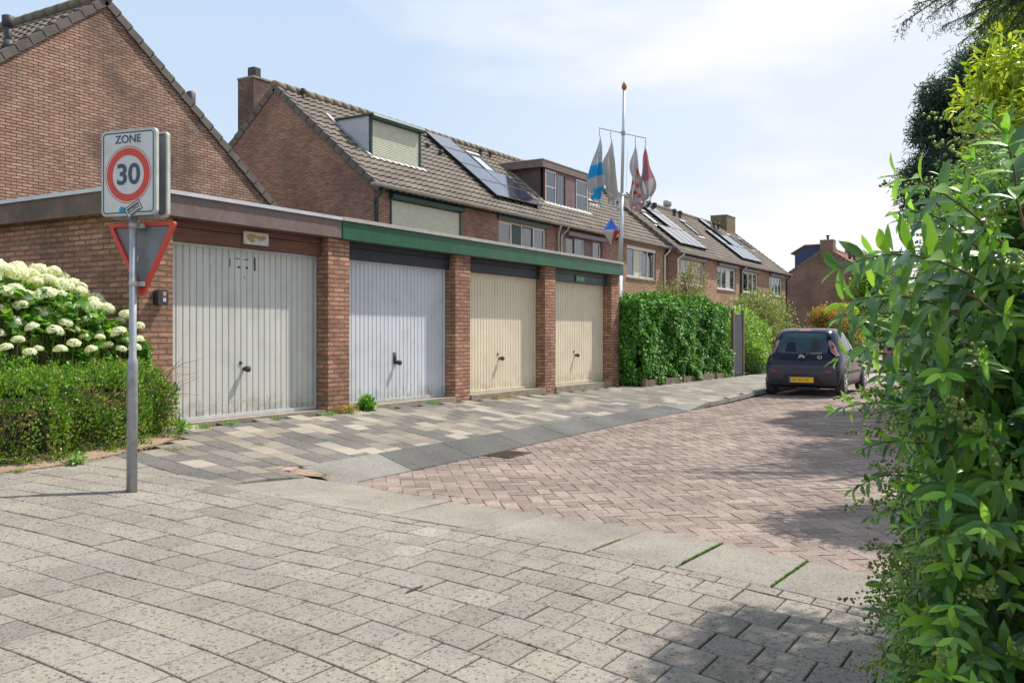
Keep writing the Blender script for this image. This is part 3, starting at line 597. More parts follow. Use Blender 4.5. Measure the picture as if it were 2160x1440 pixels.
def chimney(parent, x0, x1, y0, y1, z0, z1, mat, cowl=True, flue='box'):
    mb = MB(); mb.box(x0, x1, y0, y1, z0, z1); c = mb.build('chimney', mat, parent)
    m2 = MB(); m2.box(x0-.02, x1+.02, y0-.02, y1+.02, z1+.002, z1+.06); m2.build('chimney_cap', CONC, c)
    if flue == 'box':
        m3 = MB(); cx, cy = (x0*.6+x1*.4), (y0+y1)/2; m3.box(cx-.14, cx+.14, cy-.14, cy+.14, z1+.06, z1+.42); m3.box(cx-.10, cx+.10, cy-.16, cy+.16, z1+.10, z1+.36); m3.build('flue', VENT, c)
    elif flue == 'pot':
        m3 = MB(); cx, cy = (x0+x1)/2, (y0+y1)/2; m3.tube([(cx, cy, z1), (cx, cy, z1+.35)], .09, 10); m3.tube([(cx, cy, z1+.36), (cx, cy, z1+.42), (cx, cy, z1+.46)], [.13, .2, .06], 10); m3.build('flue', VENT, c)
    return c
def house(name, label, x0, x1, Y0, Yr, ze, zr_, mat, ops, cat='house', group=None, left=False, right=False, zb=-.6, trim=None, tiles=TILE, over=.0, gut=True):
    h = thing(name, label, cat, ((x0+x1)/2, Y0, 0), group); Y1 = 2*Yr-Y0; k = (zr_-ze)/(Yr-Y0); e = .003
    mb = MB(); wall_open(mb, x0, x1, zb, ze, Y0, ops)
    zt = lambda yy: zr_-.03-k*abs(yy-Yr)
    for X, d in ((x0+e, 1), (x1-e, -1)):
        ps = [(X, Y0, zb), (X, Y1, zb), (X, Y1, ze), (X, Yr, zr_-.03), (X, Y0, ze)]
        mb.add(ps, [(0, 4, 3, 2, 1) if d > 0 else (0, 1, 2, 3, 4)])
        # inner leaf
    mb.add([(x0, Y1, zb), (x1, Y1, zb), (x1, Y1, ze), (x0, Y1, ze)], [(1, 0, 3, 2)])
    mb.build('wall', mat, h)
    inner = MB(); inner.add([(x0+.05, Y0+1.2, zb), (x1-.05, Y0+1.2, zb), (x1-.05, Y0+1.2, ze), (x0+.05, Y0+1.2, ze)], [(0, 1, 2, 3)]); inner.build('dark_inner_sheet', DARKIN, h)  # near-black sheet standing in for the dark of the unlit room
    # roof
    V = Vector((0, Yr-Y0, zr_-ze)); Lf = V.length; V.normalize(); Nn = EX.cross(V).normalized()
    rm = MB(); ov = .22; lo_ = x0-(over if left else 0); hi_ = x1+(over if right else 0)
    tile_roof(rm, Vector((lo_, Y0, ze))-V*ov+Nn*.03, EX, V, hi_-lo_, Lf+ov)
    a = Vector((lo_, Yr, zr_))+Nn*.03; b = Vector((hi_, Yr, zr_))+Nn*.03; Vb = Vector((0, (Yr-Y0), -(zr_-ze)))*1.05
    rm.add([a, b, b+Vb, a+Vb], [(0, 1, 2, 3)])
    rm.add([Vector((lo_, Y0, ze))-V*ov, Vector((hi_, Y0, ze))-V*ov, Vector((hi_, Y0, ze)), Vector((lo_, Y0, ze))], [(3, 2, 1, 0)])
    roof = rm.build('roof', tiles, h)
    rg = MB(); rg.smooth = True; ridge(rg, (lo_, Yr, zr_+.09), EX, hi_-lo_); rg.build('ridge_tiles', RIDGE, roof)
    for on, X, o_ in ((left, lo_, -EX), (right, hi_, EX)):
        if on:
            vg = MB(); verge(vg, Vector((X, Y0, ze))-V*ov+Nn*.03, V, Lf+ov, o_, Nn)
            Vd = Vector((0, -(Yr-Y0), zr_-ze)).normalized(); N2 = Vector((0, -Vd.z, Vd.y)); N2 = N2 if N2.z > 0 else -N2
            verge(vg, Vector((X, Y1, ze))-Vd*ov+N2*.03, Vd, Lf+ov, o_, N2); vg.build('verge_tiles', TILE_D, roof)
    if trim: t = MB(); t.box(x0+.004, x1-.004, Y0-.045, Y0-.002, ze-.14, ze-.01); t.box(x0+.004, x1-.004, Y0-.2, Y0-.045, ze-.03, ze-.012); t.build('eaves_board', trim, h)
    if gut:
        gm = MB(); gm.smooth = False; gutter(gm, x0+(-.35 if left else .0), x1+(.35 if right else -.004), Y0-.25, ze-.06); gm.build('gutter', ZINC, h)
    return h
def roof_frame(Y0, ze, Yr, zr_):
    V = Vector((0, Yr-Y0, zr_-ze)).normalized(); Nn = EX.cross(V).normalized(); return V, Nn
def solar(parent, x0, x1, ya, yb, RF):
    Y0, ze, Yr, zr_ = RF; V, Nn = roof_frame(*RF); k = (zr_-ze)/(Yr-Y0)
    O = Vector((x0, ya, ze+k*(ya-Y0))); L_ = (yb-ya)/V.y; o2 = .19
    m = MB(); rectframe(m, O, EX, V, Nn, .006, x1-x0-.006, .006, L_-.006, .018, o2, o2+.04); fr = m.build('solar_panel', SOLFR, parent)
    m = MB(); m.fbox(O, EX, V, Nn, .02, x1-x0-.02, .02, L_-.02, o2+.005, o2+.034); m.build('solar_cells', SOLAR, fr)
    for a in (.25, x1-x0-.29): m = MB(); m.fbox(O, EX, V, Nn, a, a+.04, .0, L_, .06, o2); m.build('panel_rail', SOLFR, fr)
def rooflight(parent, x0, x1, ya, yb, RF):
    Y0, ze, Yr, zr_ = RF; V, Nn = roof_frame(*RF); k = (zr_-ze)/(Yr-Y0); O = Vector((x0, ya, ze+k*(ya-Y0))); L_ = (yb-ya)/V.y
    m = MB(); rectframe(m, O, EX, V, Nn, 0, x1-x0, 0, L_, .07, .03, .15); f = m.build('roof_window', SOLFR, parent)
    m = MB(); m.fbox(O, EX, V, Nn, .06, x1-x0-.06, .06, L_-.06, .06, .12); m.build('pane', ROOFGL, f)
    m = MB(); m.fbox(O, EX, V, Nn, -.08, x1-x0+.08, -.2, .0, .075, .085); m.build('flashing', LEADM, f); m = MB(); m.fbox(O, EX, V, Nn, -.02, x1-x0+.02, L_, L_+.13, .04, .17); m.build('top_cover', LEADM, f)

# ------------------------------------------------------------------ row of four garages
def garages():
    G = thing('garage_row', 'low flat-roofed row of four brick garages with brown and green fascia', 'garage', (12.7, 8.9, 0))
    YF, YD = 8.71, 8.93
    PX = [(6.46, 6.90), (9.45, 9.89), (12.51, 12.95), (15.55, 15.97), (18.57, 18.97)]
    mb = MB()
    # rear and side walls
    mb.add([(6.46, YF, -.4), (6.46, 15, -.4), (6.46, 15, 2.5), (6.46, YF, 2.5)], [(3, 2, 1, 0)])
    mb.add([(18.97, YF, -.4), (18.97, 15, -.4), (18.97, 15, 2.5), (18.97, YF, 2.5)], [(0, 1, 2, 3)])
    mb.add([(6.46, 15, -.4), (18.97, 15, -.4), (18.97, 15, 2.5), (6.46, 15, 2.5)], [(3, 2, 1, 0)])
    mb.build('wall', BR_G, G)
    for a, b in PX:
        p = MB(); e = .002
        p.add([(a+e, YF+e, -.4), (b-e, YF+e, -.4), (b-e, YF+e, 2.4), (a+e, YF+e, 2.4), (a+e, YD+.3, -.4), (b-e, YD+.3, -.4), (b-e, YD+.3, 2.4), (a+e, YD+.3, 2.4)], [(0, 1, 2, 3), (1, 5, 6, 2), (4, 0, 3, 7)])
        p.build('pillar', BR_G, G)
    cols = [D_GREY, D_WHITE, D_CREAM, D_CREAM]; lint = [WOOD_R, BLACKP, BLACKP, GREEN_D]
    for i in range(4):
        x0, x1 = PX[i][1], PX[i+1][0]; zb = [0.0, .0, .0, .0][i]; zt = 2.12; m = cols[i]
        d = MB(); y = YD+.02; fr = .035
        # corrugated leaf: flat ribs with narrow grooves
        n = [25, 27, 27, 24][i]; xa, xb = x0+fr+.008, x1-fr-.008; cw = (xb-xa)/n
        pts = []
        for k in range(n):
            a = xa+k*cw; gr = .19 if i == 0 else .26
            pts += [(a, 0), (a+cw*(1-gr), 0), (a+cw*(1-gr*.72), .016), (a+cw*(1-gr*.28), .016)]
        pts.append((xb, 0)); v = []
        for X, dy in pts: v += [(X, y+dy, zb+.05), (X, y+dy, zt-.03)]
        d.add(v, [(2*k, 2*k+2, 2*k+3, 2*k+1) for k in range(len(pts)-1)])
        door = d.build('garage_door', m, G)
        f = MB(); f.box(x0+.004, x0+fr, YD-.01, YD+.06, zb+.006, zt); f.box(x1-fr, x1-.004, YD-.01, YD+.06, zb+.006, zt); f.box(x0+fr, x1-fr, YD-.01, YD+.06, zt-.03, zt); f.box(x0+fr, x1-fr, YD-.012, YD+.06, zb+.006, zb+.05)
        f.build('door_frame', m if i else ZTRIM, door)
        hx = [8.13, 11.2, 14.22, 17.23][i]; hm = MB(); hm.smooth = True
        if i == 1: hm.box(hx-.03, hx+.03, y-.02, y+.002, .58, .76)
        else: hm.tube([(hx-.02, y+.002, .68), (hx-.02, y-.012, .68)], .022, 10)
        hm.tube([(hx+.03, y, .60), (hx+.03, y-.045, .60), (hx+.03, y-.05, .60), (hx+.03, y-.09, .60), (hx+.03, y-.105, .60)], [.022, .02, .038, .042, .025], 12)
        hm.build('door_handle', VENT if i < 2 else BRNR, door)
        s = MB(); s.box(x0+.003, x1-.003, YF-.02 if i else YF+.02, YD+.1, -.5, zb+.002); s.build('threshold', CONC, G)
        b = MB(); yb = YD-.10
        b.box(x0+.003, x1-.003, yb, YD+.05, zt+.005, zt+.155); b.box(x0+.003, x1-.003, yb-.006, YD+.05, zt+.163, 2.40); b.build('lintel_board', lint[i], G)
        if i == 0:   # faded marks left on the grey door
            for (a, z0, w_, h_) in ((7.93, 1.91, .015, .10), (8.03, 2.01, .07, .012), (8.16, 2.01, .08, .01), (8.06, 1.90, .045, .022), (8.19, 1.90, .045, .022), (8.33, 1.88, .03, .17), (8.17, 1.77, .01, .03)):
                k = MB(); k.box(a, a+w_, y-.0015, y+.001, z0-.03, z0-.03+h_); k.build('paint_mark', BLACKP, door)
    # fascia: front left brown, side brown, right green
    yf = 8.65; f = MB(); f.box(6.34, 9.667, yf, yf+.03, 2.375, 2.615); f.box(9.262-.002, 9.262+.002, yf-.0015, yf, 2.376, 2.614); f.build('fascia_board', F_BROWN, G)
    f = MB(); f.box(6.31, 6.338, 8.65, 15.1, 2.375, 2.615); f.build('fascia_board', F_OLD, G)
    f = MB()
    for a, b in ((9.672, 12.2), (12.203, 15.1), (15.103, 18.995)): f.box(a, b, yf-.012, yf+.03, 2.365, 2.615)
    f.build('fascia_board', F_GREEN, G)
    f = MB(); f.box(18.998, 19.03, yf-.012, 15.1, 2.365, 2.615); f.build('fascia_board', F_GREEN, G)
    sf = MB(); sf.box(6.34, 18.99, yf+.032, YD-.11, 2.37, 2.39); sf.build('soffit', F_BROWN, G)
    t = MB(); t.box(6.285, 9.668, yf-.03, yf+.09, 2.618, 2.662); t.box(6.285, 6.38, yf+.09, 15.12, 2.618, 2.662); t.build('roof_trim', ZTRIM, G)
    t = MB(); 
    for a in np.arange(9.671, 19, 1.56): t.box(a, min(a+1.555, 19.05), yf-.04, yf+.09, 2.618, 2.668)
    t.box(18.97, 19.05, yf+.09, 15.12, 2.618, 2.66); t.build('roof_trim', ZTRIM2, G)
    r = MB(); r.box(6.38, 18.97, 8.74, 15.1, 2.45, 2.60); r.build('roof', pm('bitumen', (.06, .06, .06), rough=.95), G)
    # plaque above the first door
    q = MB(); q.box(8.03, 8.44, YD-.135, YD-.107, 2.165, 2.325); pq = tag(q.build('plaque', pm('plaque_white', (.62, .60, .54), (.50, .48, .42), scale=9, rough=.6), bevel=.004), 'white plaque with a worn ochre relief above the grey garage door', 'plaque')
    q = MB(); rd = random.Random(3)
    for cx, cz, w_, h_ in ((8.13, 2.255, .06, .045), (8.19, 2.27, .05, .025), (8.16, 2.215, .045, .03), (8.30, 2.25, .05, .03), (8.345, 2.265, .055, .028), (8.25, 2.265, .05, .016)):
        poly = [(w_*math.cos(t)*rd.uniform(.6, 1.1), h_*math.sin(t)*rd.uniform(.6, 1.1)) for t in np.linspace(0, 2*math.pi, 14)[:-1]]
        q.prism(poly, (cx, YD-.136, cz), EX, EZ, EY, -.004-rd.random()*.002, .002)
    q.build('worn_relief', pm('ochre', (.42, .30, .11), (.35, .25, .1), rough=.8), pq)
    for a in (8.05, 8.42):
        for b in (2.18, 2.31): q = MB(); q.tube([(a, YD-.136, b), (a, YD-.141, b)], .005, 6); q.build('screw', VENT, pq)
    q = MB(); q.box(17.05, 17.42, YD-.125, YD-.107, 2.145, 2.265); sg = tag(q.build('notice_sign', pm('sign_green', (.02, .22, .07), (.02, .2, .06), rough=.4), bevel=.003), 'small bright green notice sign above the far cream garage door', 'sign')
    q = MB(); rectframe(q, (17.05, YD-.127, 2.145), EX, EZ, EY, .008, .362, .008, .112, .005, -.001, .001)
    rd = random.Random(5); a = 17.09
    while a < 17.37:
        w_ = rd.uniform(.012, .03); q.box(a, a+w_, YD-.1275, YD-.1255, 2.195, 2.215+rd.choice((0, .006))); a += w_+rd.choice((.005, .012))
    q.build('lettering', pm('sign_pale', (.45, .65, .42), rough=.5), sg)
    # black key box
    q = MB(); q.smooth = False; q.prism(rounded(.135, .175, .03), (6.70, YF-.045, 1.445), EX, EZ, EY, -.045, .043); kb = tag(q.build('key_safe', pm('black_plastic', (.018, .018, .022), (.03, .03, .035), rough=.25, coat=.3)), 'black key safe box on the brick pillar left of the grey garage door', 'key safe')
    q = MB(); q.prism([(-.026, .03), (.026, .03), (.026, 0), (0, -.03), (-.026, 0)], (6.715, YF-.092, 1.48), EX, EZ, EY, -.002, .002); q.build('shield_badge', pm('badge_red', (.42, .10, .10), (.5, .3, .3), scale=60, rough=.4), kb)
    q = MB(); q.box(6.695, 6.735, YF-.0935, YF-.089, 1.40, 1.44); q.build('keypad', GREYP, kb)
garages()

# ------------------------------------------------------------------ left house with its gable to the street
def left_house():
    Y0 = 17.5; ax, az, k = 12.15, 8.12, .785; hw = 6.4; zl = az-k*hw
    H_ = thing('gable_house', 'large brick house behind the garages, weathered gable wall facing the street', 'house', (ax, Y0, 0))
    mb = MB(); mb.add([(ax-hw, Y0, -.3), (ax+hw, Y0, -.3), (ax+hw, Y0, zl), (ax, Y0, az), (ax-hw, Y0, zl)], [(0, 1, 2, 3, 4)])
    mb.add([(ax+hw, Y0, -.3), (ax+hw, Y0+9, -.3), (ax+hw, Y0+9, zl), (ax+hw, Y0, zl)], [(0, 1, 2, 3)]); mb.add([(ax-hw, Y0, -.3), (ax-hw, Y0+9, -.3), (ax-hw, Y0+9, zl), (ax-hw, Y0, zl)], [(3, 2, 1, 0)])
    mb.add([(ax-hw, Y0+9, -.3), (ax+hw, Y0+9, -.3), (ax+hw, Y0+9, zl), (ax, Y0+9, az), (ax-hw, Y0+9, zl)], [(4, 3, 2, 1, 0)]); mb.build('wall', BR_L, H_)
    V = Vector((1, 0, k)).normalized(); L_ = hw/V.x; ovr = .3; U = Vector((0, -1, 0))
    rm = MB(); Nn = U.cross(V).normalized()
    rm2 = MB(); tile_roof(rm2, Vector((ax-hw, Y0+9, zl))-V*ovr, U, V, 9.05, L_+ovr, cw=.30, rh=.34)
    V2 = Vector((-1, 0, k)).normalized(); N2 = Vector((k, 0, 1)).normalized()
    a = Vector((ax, Y0, az))+N2*.04; b = Vector((ax, Y0+9, az))+N2*.04; c = Vector((ax+hw, Y0+9, zl))-V2*ovr+N2*.04; d = Vector((ax+hw, Y0, zl))-V2*ovr+N2*.04
    rm2.add([a, b, c, d], [(0, 3, 2, 1)]); roof = rm2.build('roof', TILE, H_)
    N1 = Vector((-k, 0, 1)).normalized()
    vg = MB(); verge(vg, Vector((ax-hw, Y0-.02, zl))-V*ovr, V, L_+ovr, U, N1, w=.2, drop=.10, step=.345); verge(vg, Vector((ax+hw, Y0-.02, zl))-V2*ovr, V2, L_+ovr, U, N2, w=.2, drop=.10, step=.345)
    vg.build('verge_tiles', TILE_D, roof)
    rg = MB(); rg.smooth = True; ridge(rg, (ax, Y0-.06, az+.10), EY, 9.1); rg.build('ridge_tiles', RIDGE, roof)
    vent(H_, 10.4, 18.1, 6.85, h=.55, r=.075); vent(H_, 15.75, 19.2, 6.0, h=1.25, r=.08)
left_house()

# ------------------------------------------------------------------ terrace A
RA = (16.4, 5.2, 20.2, 8.36)
GA = 'terraced houses behind the garages'
def rowA():
    X = [19.6, 24.93, 30.28, 35.55, 40.85]
    # 1 shutter house
    ops = [(20.33, 23.85, 3.72, 4.93)]
    h = house('terraced_house', 'end terraced house with dark green trim and cream roller shutters', X[0], X[1], 16.4, 20.2, 5.2, 8.36, BR_A, ops, group=GA, left=True, trim=GREEN_D)
    def shutter(x0, x1, z0, z1, y, box=.17, slat=.048):
        m = MB(); n = int((z1-z0)/slat); pts = []
        for k in range(n): a = z0+k*slat; pts += [(0.0, a), (-.011, a+slat*.25), (-.011, a+slat*.65), (0.0, a+slat*.82), (.008, a+slat*.9)]
        v = []
        for dy, z in pts: v += [(x0, y+dy, z), (x1, y+dy, z)]
        m.add(v, [(2*k, 2*k+1, 2*k+3, 2*k+2) for k in range(len(pts)-1)]); s = m.build('roller_shutter', SHUTM, h)
        f = MB(); f.box(x0-.06, x0-.002, y-.05, y+.06, z0-.05, z1); f.box(x1+.002, x1+.06, y-.05, y+.06, z0-.05, z1); f.box(x0, x1, y-.04, y+.06, z0-.05, z0-.003)
        f.prism([(-.02, 0), (-.17, .03), (-.19, .12), (-.10, box+.04), (.04, box+.04), (.04, 0)], (x0-.1, y, z1), EY, EZ, EX, 0, x1-x0+.2); f.build('shutter_box', GREEN_D, s); return s
    shutter(20.38, 23.78, 3.75, 4.86, 16.42)
    pipe(h, [(19.75, 16.15, 5.1), (19.75, 16.2, 4.98), (19.68, 16.34, 4.8), (19.68, 16.34, .0)], .045, GREEN_D)
    vent(h, 20.55, 19.95, 8.15); vent(h, 24.1, 18.55, 6.98, h=.3)
    chimney(h, 20.1, 20.98, 21.6, 22.3, 6.0, 9.0, BR_CH)
    # dormer with roller shutter
    d = MB(); d.box(20.95, 23.45, 17.72, 19.9, 5.9, 7.50); dm = d.build('dormer', GREYP, h)
    d = MB(); d.box(20.90, 23.52, 17.66, 20.0, 7.503, 7.56); d.box(20.98, 21.06, 17.65, 17.715, 6.25, 7.50); d.box(23.36, 23.44, 17.65, 17.715, 6.25, 7.5); d.box(20.98, 23.44, 17.62, 17.715, 6.2, 6.27)
    d.prism([(-.02, 0), (-.16, .0), (-.18, .08), (-.12, .17), (0, .17)], (20.98, 17.69, 7.42), EY, EZ, EX, 0, 2.5); d.build('dormer_trim', GREEN_D, dm)
    m = MB(); n = 23; v = []; sl = 1.15/n; pts = []
    for k in range(n): a = 6.27+k*sl; pts += [(0.0, a), (-.011, a+sl*.25), (-.011, a+sl*.65), (0.0, a+sl*.82), (.008, a+sl*.9)]
    for dy, z in pts: v += [(21.06, 17.69+dy, z), (23.36, 17.69+dy, z)]
    m.add(v, [(2*k, 2*k+1, 2*k+3, 2*k+2) for k in range(len(pts)-1)]); m.build('roller_shutter', SHUTM, dm)
    V, Nn = roof_frame(*RA); f = MB(); kk = (8.36-5.2)/3.8
    f.fbox((20.95, 17.72, 5.2+kk*1.32), EX, V, Nn, -.13, -.004, -.1, 2.15, .06, .12); f.build('side_flashing', LEADM, dm); f = MB(); f.fbox((20.95, 17.72, 5.2+kk*1.32), EX, V, Nn, -.1, 2.6, -.22, -.06, .075, .09); f.build('flashing', LEADM, dm)
    # 2 green window house
    ops = [(26.08, 29.4, 3.50, 4.90)]
    h = house('terraced_house', 'terraced house with a green panelled window and solar panels reaching its ridge', X[1], X[2], 16.4, 20.2, 5.2, 8.36, BR_A, ops, group=GA, trim=GREEN_D)
    window(h, 26.08, 29.4, 3.50, 4.90, 16.4, CREAMP, [(.9, 'c'), (.72, 'p', GREEN_D), (.85, 'g', GREEN_D), (.85, 'g')])
    t = MB(); t.box(26.0, 29.5, 16.34, 16.398, 4.905, 5.05); t.build('window_header', GREEN_D, h)
    for r in range(4): solar(h, 26.62, 28.2, 16.95+r*.775, 16.95+(r+1)*.775-.006, RA)
    for r in range(2): solar(h, 28.2, 29.79, 16.95+r*.775, 16.95+(r+1)*.775-.006, RA)
    rooflight(h, 28.65, 29.5, 18.62, 19.5, RA); vent(h, 25.75, 19.1, 7.4, h=.3); vent(h, 26.1, 18.8, 7.15, h=.34); vent(h, 30.1, 19.75, 7.98)
    pipe(h, [(30.05, 16.15, 5.1), (30.05, 16.2, 4.98), (30.18, 16.34, 4.75), (30.18, 16.34, .0)], .045, ZINC)
    # 3 brown dormer house
    ops = [(30.9, 34.1, 3.5, 4.92)]
    h = house('terraced_house', 'terraced house with a wide brown flat-roofed dormer and plum window box', X[2], X[3], 16.4, 20.2, 5.2, 8.36, BR_A, ops, group=GA, trim=BRNP)
    window(h, 30.9, 34.1, 3.5, 4.82, 16.4, BRNR, [(.85, 'g'), (.9, 'c', WHITEP), (.85, 'p', PURP), (.8, 'c', WHITEP)])
    t = MB(); t.prism([(0, 0), (-.16, .02), (-.17, .16), (0, .20)], (30.86, 16.398, 4.80), EY, EZ, EX, 0, 3.3); t.build('shutter_box', PLUM, h)
    pipe(h, [(30.65, 16.15, 5.1), (30.65, 16.2, 4.98), (30.42, 16.34, 4.75), (30.42, 16.34, .0)], .045, ZINC)
    vent(h, 30.8, 19.75, 7.98); vent(h, 34.0, 20.7, 8.1, h=.65, r=.09, mat=ZINC)
    d = MB(); d.box(31.25, 35.1, 17.72, 19.9, 5.9, 7.56); dm = d.build('dormer', BRNP, h)
    d = MB(); d.box(31.02, 35.35, 17.48, 20.0, 7.565, 7.84); d.build('dormer_fascia', F_BROWN, dm)
    d = MB(); d.box(31.0, 35.37, 17.46, 20.02, 7.843, 7.875); d.build('dormer_roof', ZTRIM2, dm)
    d = MB(); d.box(31.24, 35.11, 17.70, 17.717, 6.15, 7.56); d.build('dark_backing', DARKIN, dm)  # dark sheet painted as the unlit room behind the dormer panes
    wd = window(h, 31.27, 35.08, 6.18, 7.55, 17.50, BRNR, [(.95, 's', WHITEP), (.85, 'c', BRNR), (1.0, 'p', PURP), (1.2, 's', WHITEP)], deep=.03, sill=None)
    f = MB(); kk = (8.36-5.2)/3.8; f.fbox((31.25, 17.72, 5.2+kk*1.32), EX, V, Nn, -.13, -.004, -.1, 2.4, .06, .12); f.build('side_flashing', LEADM, dm); f = MB(); f.fbox((31.25, 17.72, 5.2+kk*1.32), EX, V, Nn, -.1, 4.0, -.34, -.1, .075, .09); f.build('flashing', LEADM, dm)
    # 4 cream window house
    ops = [(36.5, 39.8, 3.5, 4.93)]
    h = house('terraced_house', 'right end terraced house with a four-part cream window under its eaves', X[3], X[4], 16.4, 20.2, 5.2, 8.36, BR_B, ops, group=GA, trim=CREAMP, right=True, over=.2)
    window(h, 36.52, 39.78, 3.55, 4.93, 16.4, CREAMP, [(.95, 'g'), (.7, 'p', CREAMP), (.9, 'c'), (.85, 'g')])
    rooflight(h, 36.75, 37.6, 18.45, 19.3, RA); vent(h, 40.4, 19.9, 8.1)
    t = MB(); t.box(36.55, 39.75, 16.405, 16.46, 4.80, 4.925); t.build('window_header', WHITEP, h)
    pipe(h, [(40.95, 16.15, 5.1), (40.95, 16.2, 4.98), (40.72, 16.34, 4.75), (40.72, 16.34, .0)], .05, CREAMP)
rowA()
RB = (15.85, 5.0, 19.75, 8.10)
GB = 'terraced houses beyond the ivy hedge'
def rowB():
    X = [41.2, 46.05, 50.9, 55.75, 60.6]; k = 3.1/3.9
    H_ = []
    spec = [((41.5, 44.8), 'near end house of the far terrace, tall cream window and five solar panels', CREAMP, [(.9, 'g', WHITEP), (.75, 'c'), (.8, 'p', CREAMP), (.8, 'g')]),
            ((46.8, 49.95), 'far terrace house with a white framed window right of the brick strip and narrow skylight', WHITEP, [(.9, 'g'), (.9, 'c'), (.6, 'p', WHITEP), (.9, 'g')]),
            ((51.3, 54.25), 'third house of the far terrace, grey window box beside a double downpipe', WHITEP, [(1, 'c'), (.8, 'g'), (.8, 'g')]),
            ((56.6, 59.55), 'last house of the far terrace with a mossy chimney and dark panes', WHITEP, [(.9, 'c'), (.9, 'g'), (.9, 'g'), (.9, 'g')])]
    for i, (w_, lab, fm, cells) in enumerate(spec):
        h = house('terraced_house', lab, X[i], X[i+1], 15.85, 19.75, 5.0, 8.10, BR_B, [(w_[0], w_[1], 3.45, 4.80)], group=GB, left=i == 0, right=i == 3, over=.12, trim=BRNP)
        window(h, w_[0], w_[1], 3.45, 4.66, 15.85, fm, cells)
        t = MB(); t.prism([(0, 0), (-.14, .02), (-.15, .16), (0, .20)], (w_[0]-.05, 15.848, 4.65), EY, EZ, EX, 0, w_[1]-w_[0]+.1); t.build('shutter_box', PLUM, h); H_.append(h)
    for c, rows in ((42.2, 1), (43.2, 1), (44.2, 3), (45.2, 3)):
        for r in range(rows): solar(H_[0] if c < 46 else H_[1], c, c+.99, 16.25+r*1.27, 16.25+(r+1)*1.27-.01, RB)
    for c, rows in ((52.0, 2), (53.0, 1), (54.0, 3), (55.0, 2)):
        for r in range(rows): solar(H_[2] if c < 55.5 else H_[3], c, c+.99, 16.2+r*1.15, 16.2+(r+1)*1.15-.01, RB)
    rooflight(H_[1], 48.95, 49.75, 17.75, 18.75, RB); rooflight(H_[3], 56.9, 57.6, 17.9, 18.7, RB); rooflight(H_[3], 58.9, 59.6, 17.8, 18.6, RB); rooflight(H_[0], 42.6, 43.6, 17.7, 18.6, RB)
    for x, h in ((45.6, 0), (46.4, 1), (49.3, 1), (50.2, 1), (56.1, 3), (56.9, 3)): vent(H_[h], x, 19.2, 7.68, h=.5, r=.08)
    vent(H_[1], 50.0, 19.9, 8.0, h=.8, r=.16, mat=ZINC)
    chimney(H_[3], 58.6, 60.4, 19.2, 20.3, 7.2, 8.85, pm('mossy_brick', (.20, .15, .09), (.10, .08, .07), scale=3, rough=.95, blotch=.8, blotch_col=(.30, .22, .06), bs=2), flue=None)
    pipe(H_[0], [(41.3, 15.6, 4.9), (41.3, 15.65, 4.8), (41.05, 15.8, 4.6), (41.05, 15.8, 0)], .055, CREAMP)
    pipe(H_[1], [(50.75, 15.6, 4.9), (50.75, 15.8, 4.7), (50.75, 15.8, 0)], .05, VENT); pipe(H_[2], [(51.1, 15.6, 4.9), (51.1, 15.65, 4.8), (51.0, 15.8, 4.6), (51.0, 15.8, 0)], .05, ZINC)
    pipe(H_[3], [(60.7, 15.6, 4.9), (60.7, 15.65, 4.8), (60.5, 15.8, 4.6), (60.5, 15.8, 0)], .05, VENT)
rowB()
def rowC():
    GC = 'houses across the end of the street'
    h = house('brown_house', 'brown brick house at the street end with central gable chimney and blue dormer', 74, 80, 11.9, 16.35, 4.85, 7.80, BR_C, [(75, 78, 3.0, 4.3)], group=GC, left=True, zb=-1, trim=WHITEP, tiles=TILE_R)
    window(h, 75, 78, 3.0, 4.3, 11.9, WHITEP, [(1, 'g'), (1, 'c'), (1, 'g')])
    chimney(h, 73.95, 74.9, 15.75, 16.75, 6.6, 8.4, BR_C, flue='pot')
    d = MB(); BL = pm('blue_boards', (.03, .06, .14), (.025, .05, .12), rough=.6); d.prism([(0, 0), (2.3, 0), (2.3, 1.25), (1.5, 1.75), (0, 1.75)], (74.8, 16.6, 6.35), EY, EZ, EX, 0, 4); dm = d.build('dormer', BL, h)
    d = MB(); d.prism([(-.1, 1.77), (1.5, 1.77), (2.6, 1.15), (2.6, 1.25), (1.5, 1.87), (-.1, 1.87)], (74.7, 16.6, 6.35), EY, EZ, EX, 0, 4.2); d.build('dormer_roof', TILE_R, dm)
    for x in (77.5, 79.5): vent(h, x, 15.2, 7.1, h=1.0, r=.13)
    h2 = house('brown_house', 'next brown house along the street end, half hidden by trees', 80, 86, 11.9, 16.35, 4.85, 7.80, BR_C, [(81, 84, 3.0, 4.3)], group=GC, zb=-1, trim=WHITEP, tiles=TILE_R)
    window(h2, 81, 84, 3.0, 4.3, 11.9, WHITEP, [(1, 'c'), (1, 'g'), (1, 'g')]); chimney(h2, 83.5, 85.5, 15.9, 16.8, 6.9, 8.6, BR_C, flue=None); vent(h2, 82.8, 15.4, 7.2, h=1.0, r=.13)
    h3 = house('brown_house', 'farthest brown house, glimpsed between leaves of the near hedge', 86, 100, 11.9, 16.35, 4.85, 7.80, BR_C, [(87, 90, 3.0, 4.3), (94, 97, 3, 4.3)], group=GC, zb=-1, trim=WHITEP, tiles=TILE_R, right=True)
    window(h3, 87, 90, 3.0, 4.3, 11.9, WHITEP, [(1, 'g'), (1, 'g'), (1, 'g')]); window(h3, 94, 97, 3.0, 4.3, 11.9, WHITEP, [(1, 'g'), (1, 'c'), (1, 'g')])
    for x in (88.5, 92): vent(h3, x, 15.4, 7.2, h=.8, r=.13)
rowC()
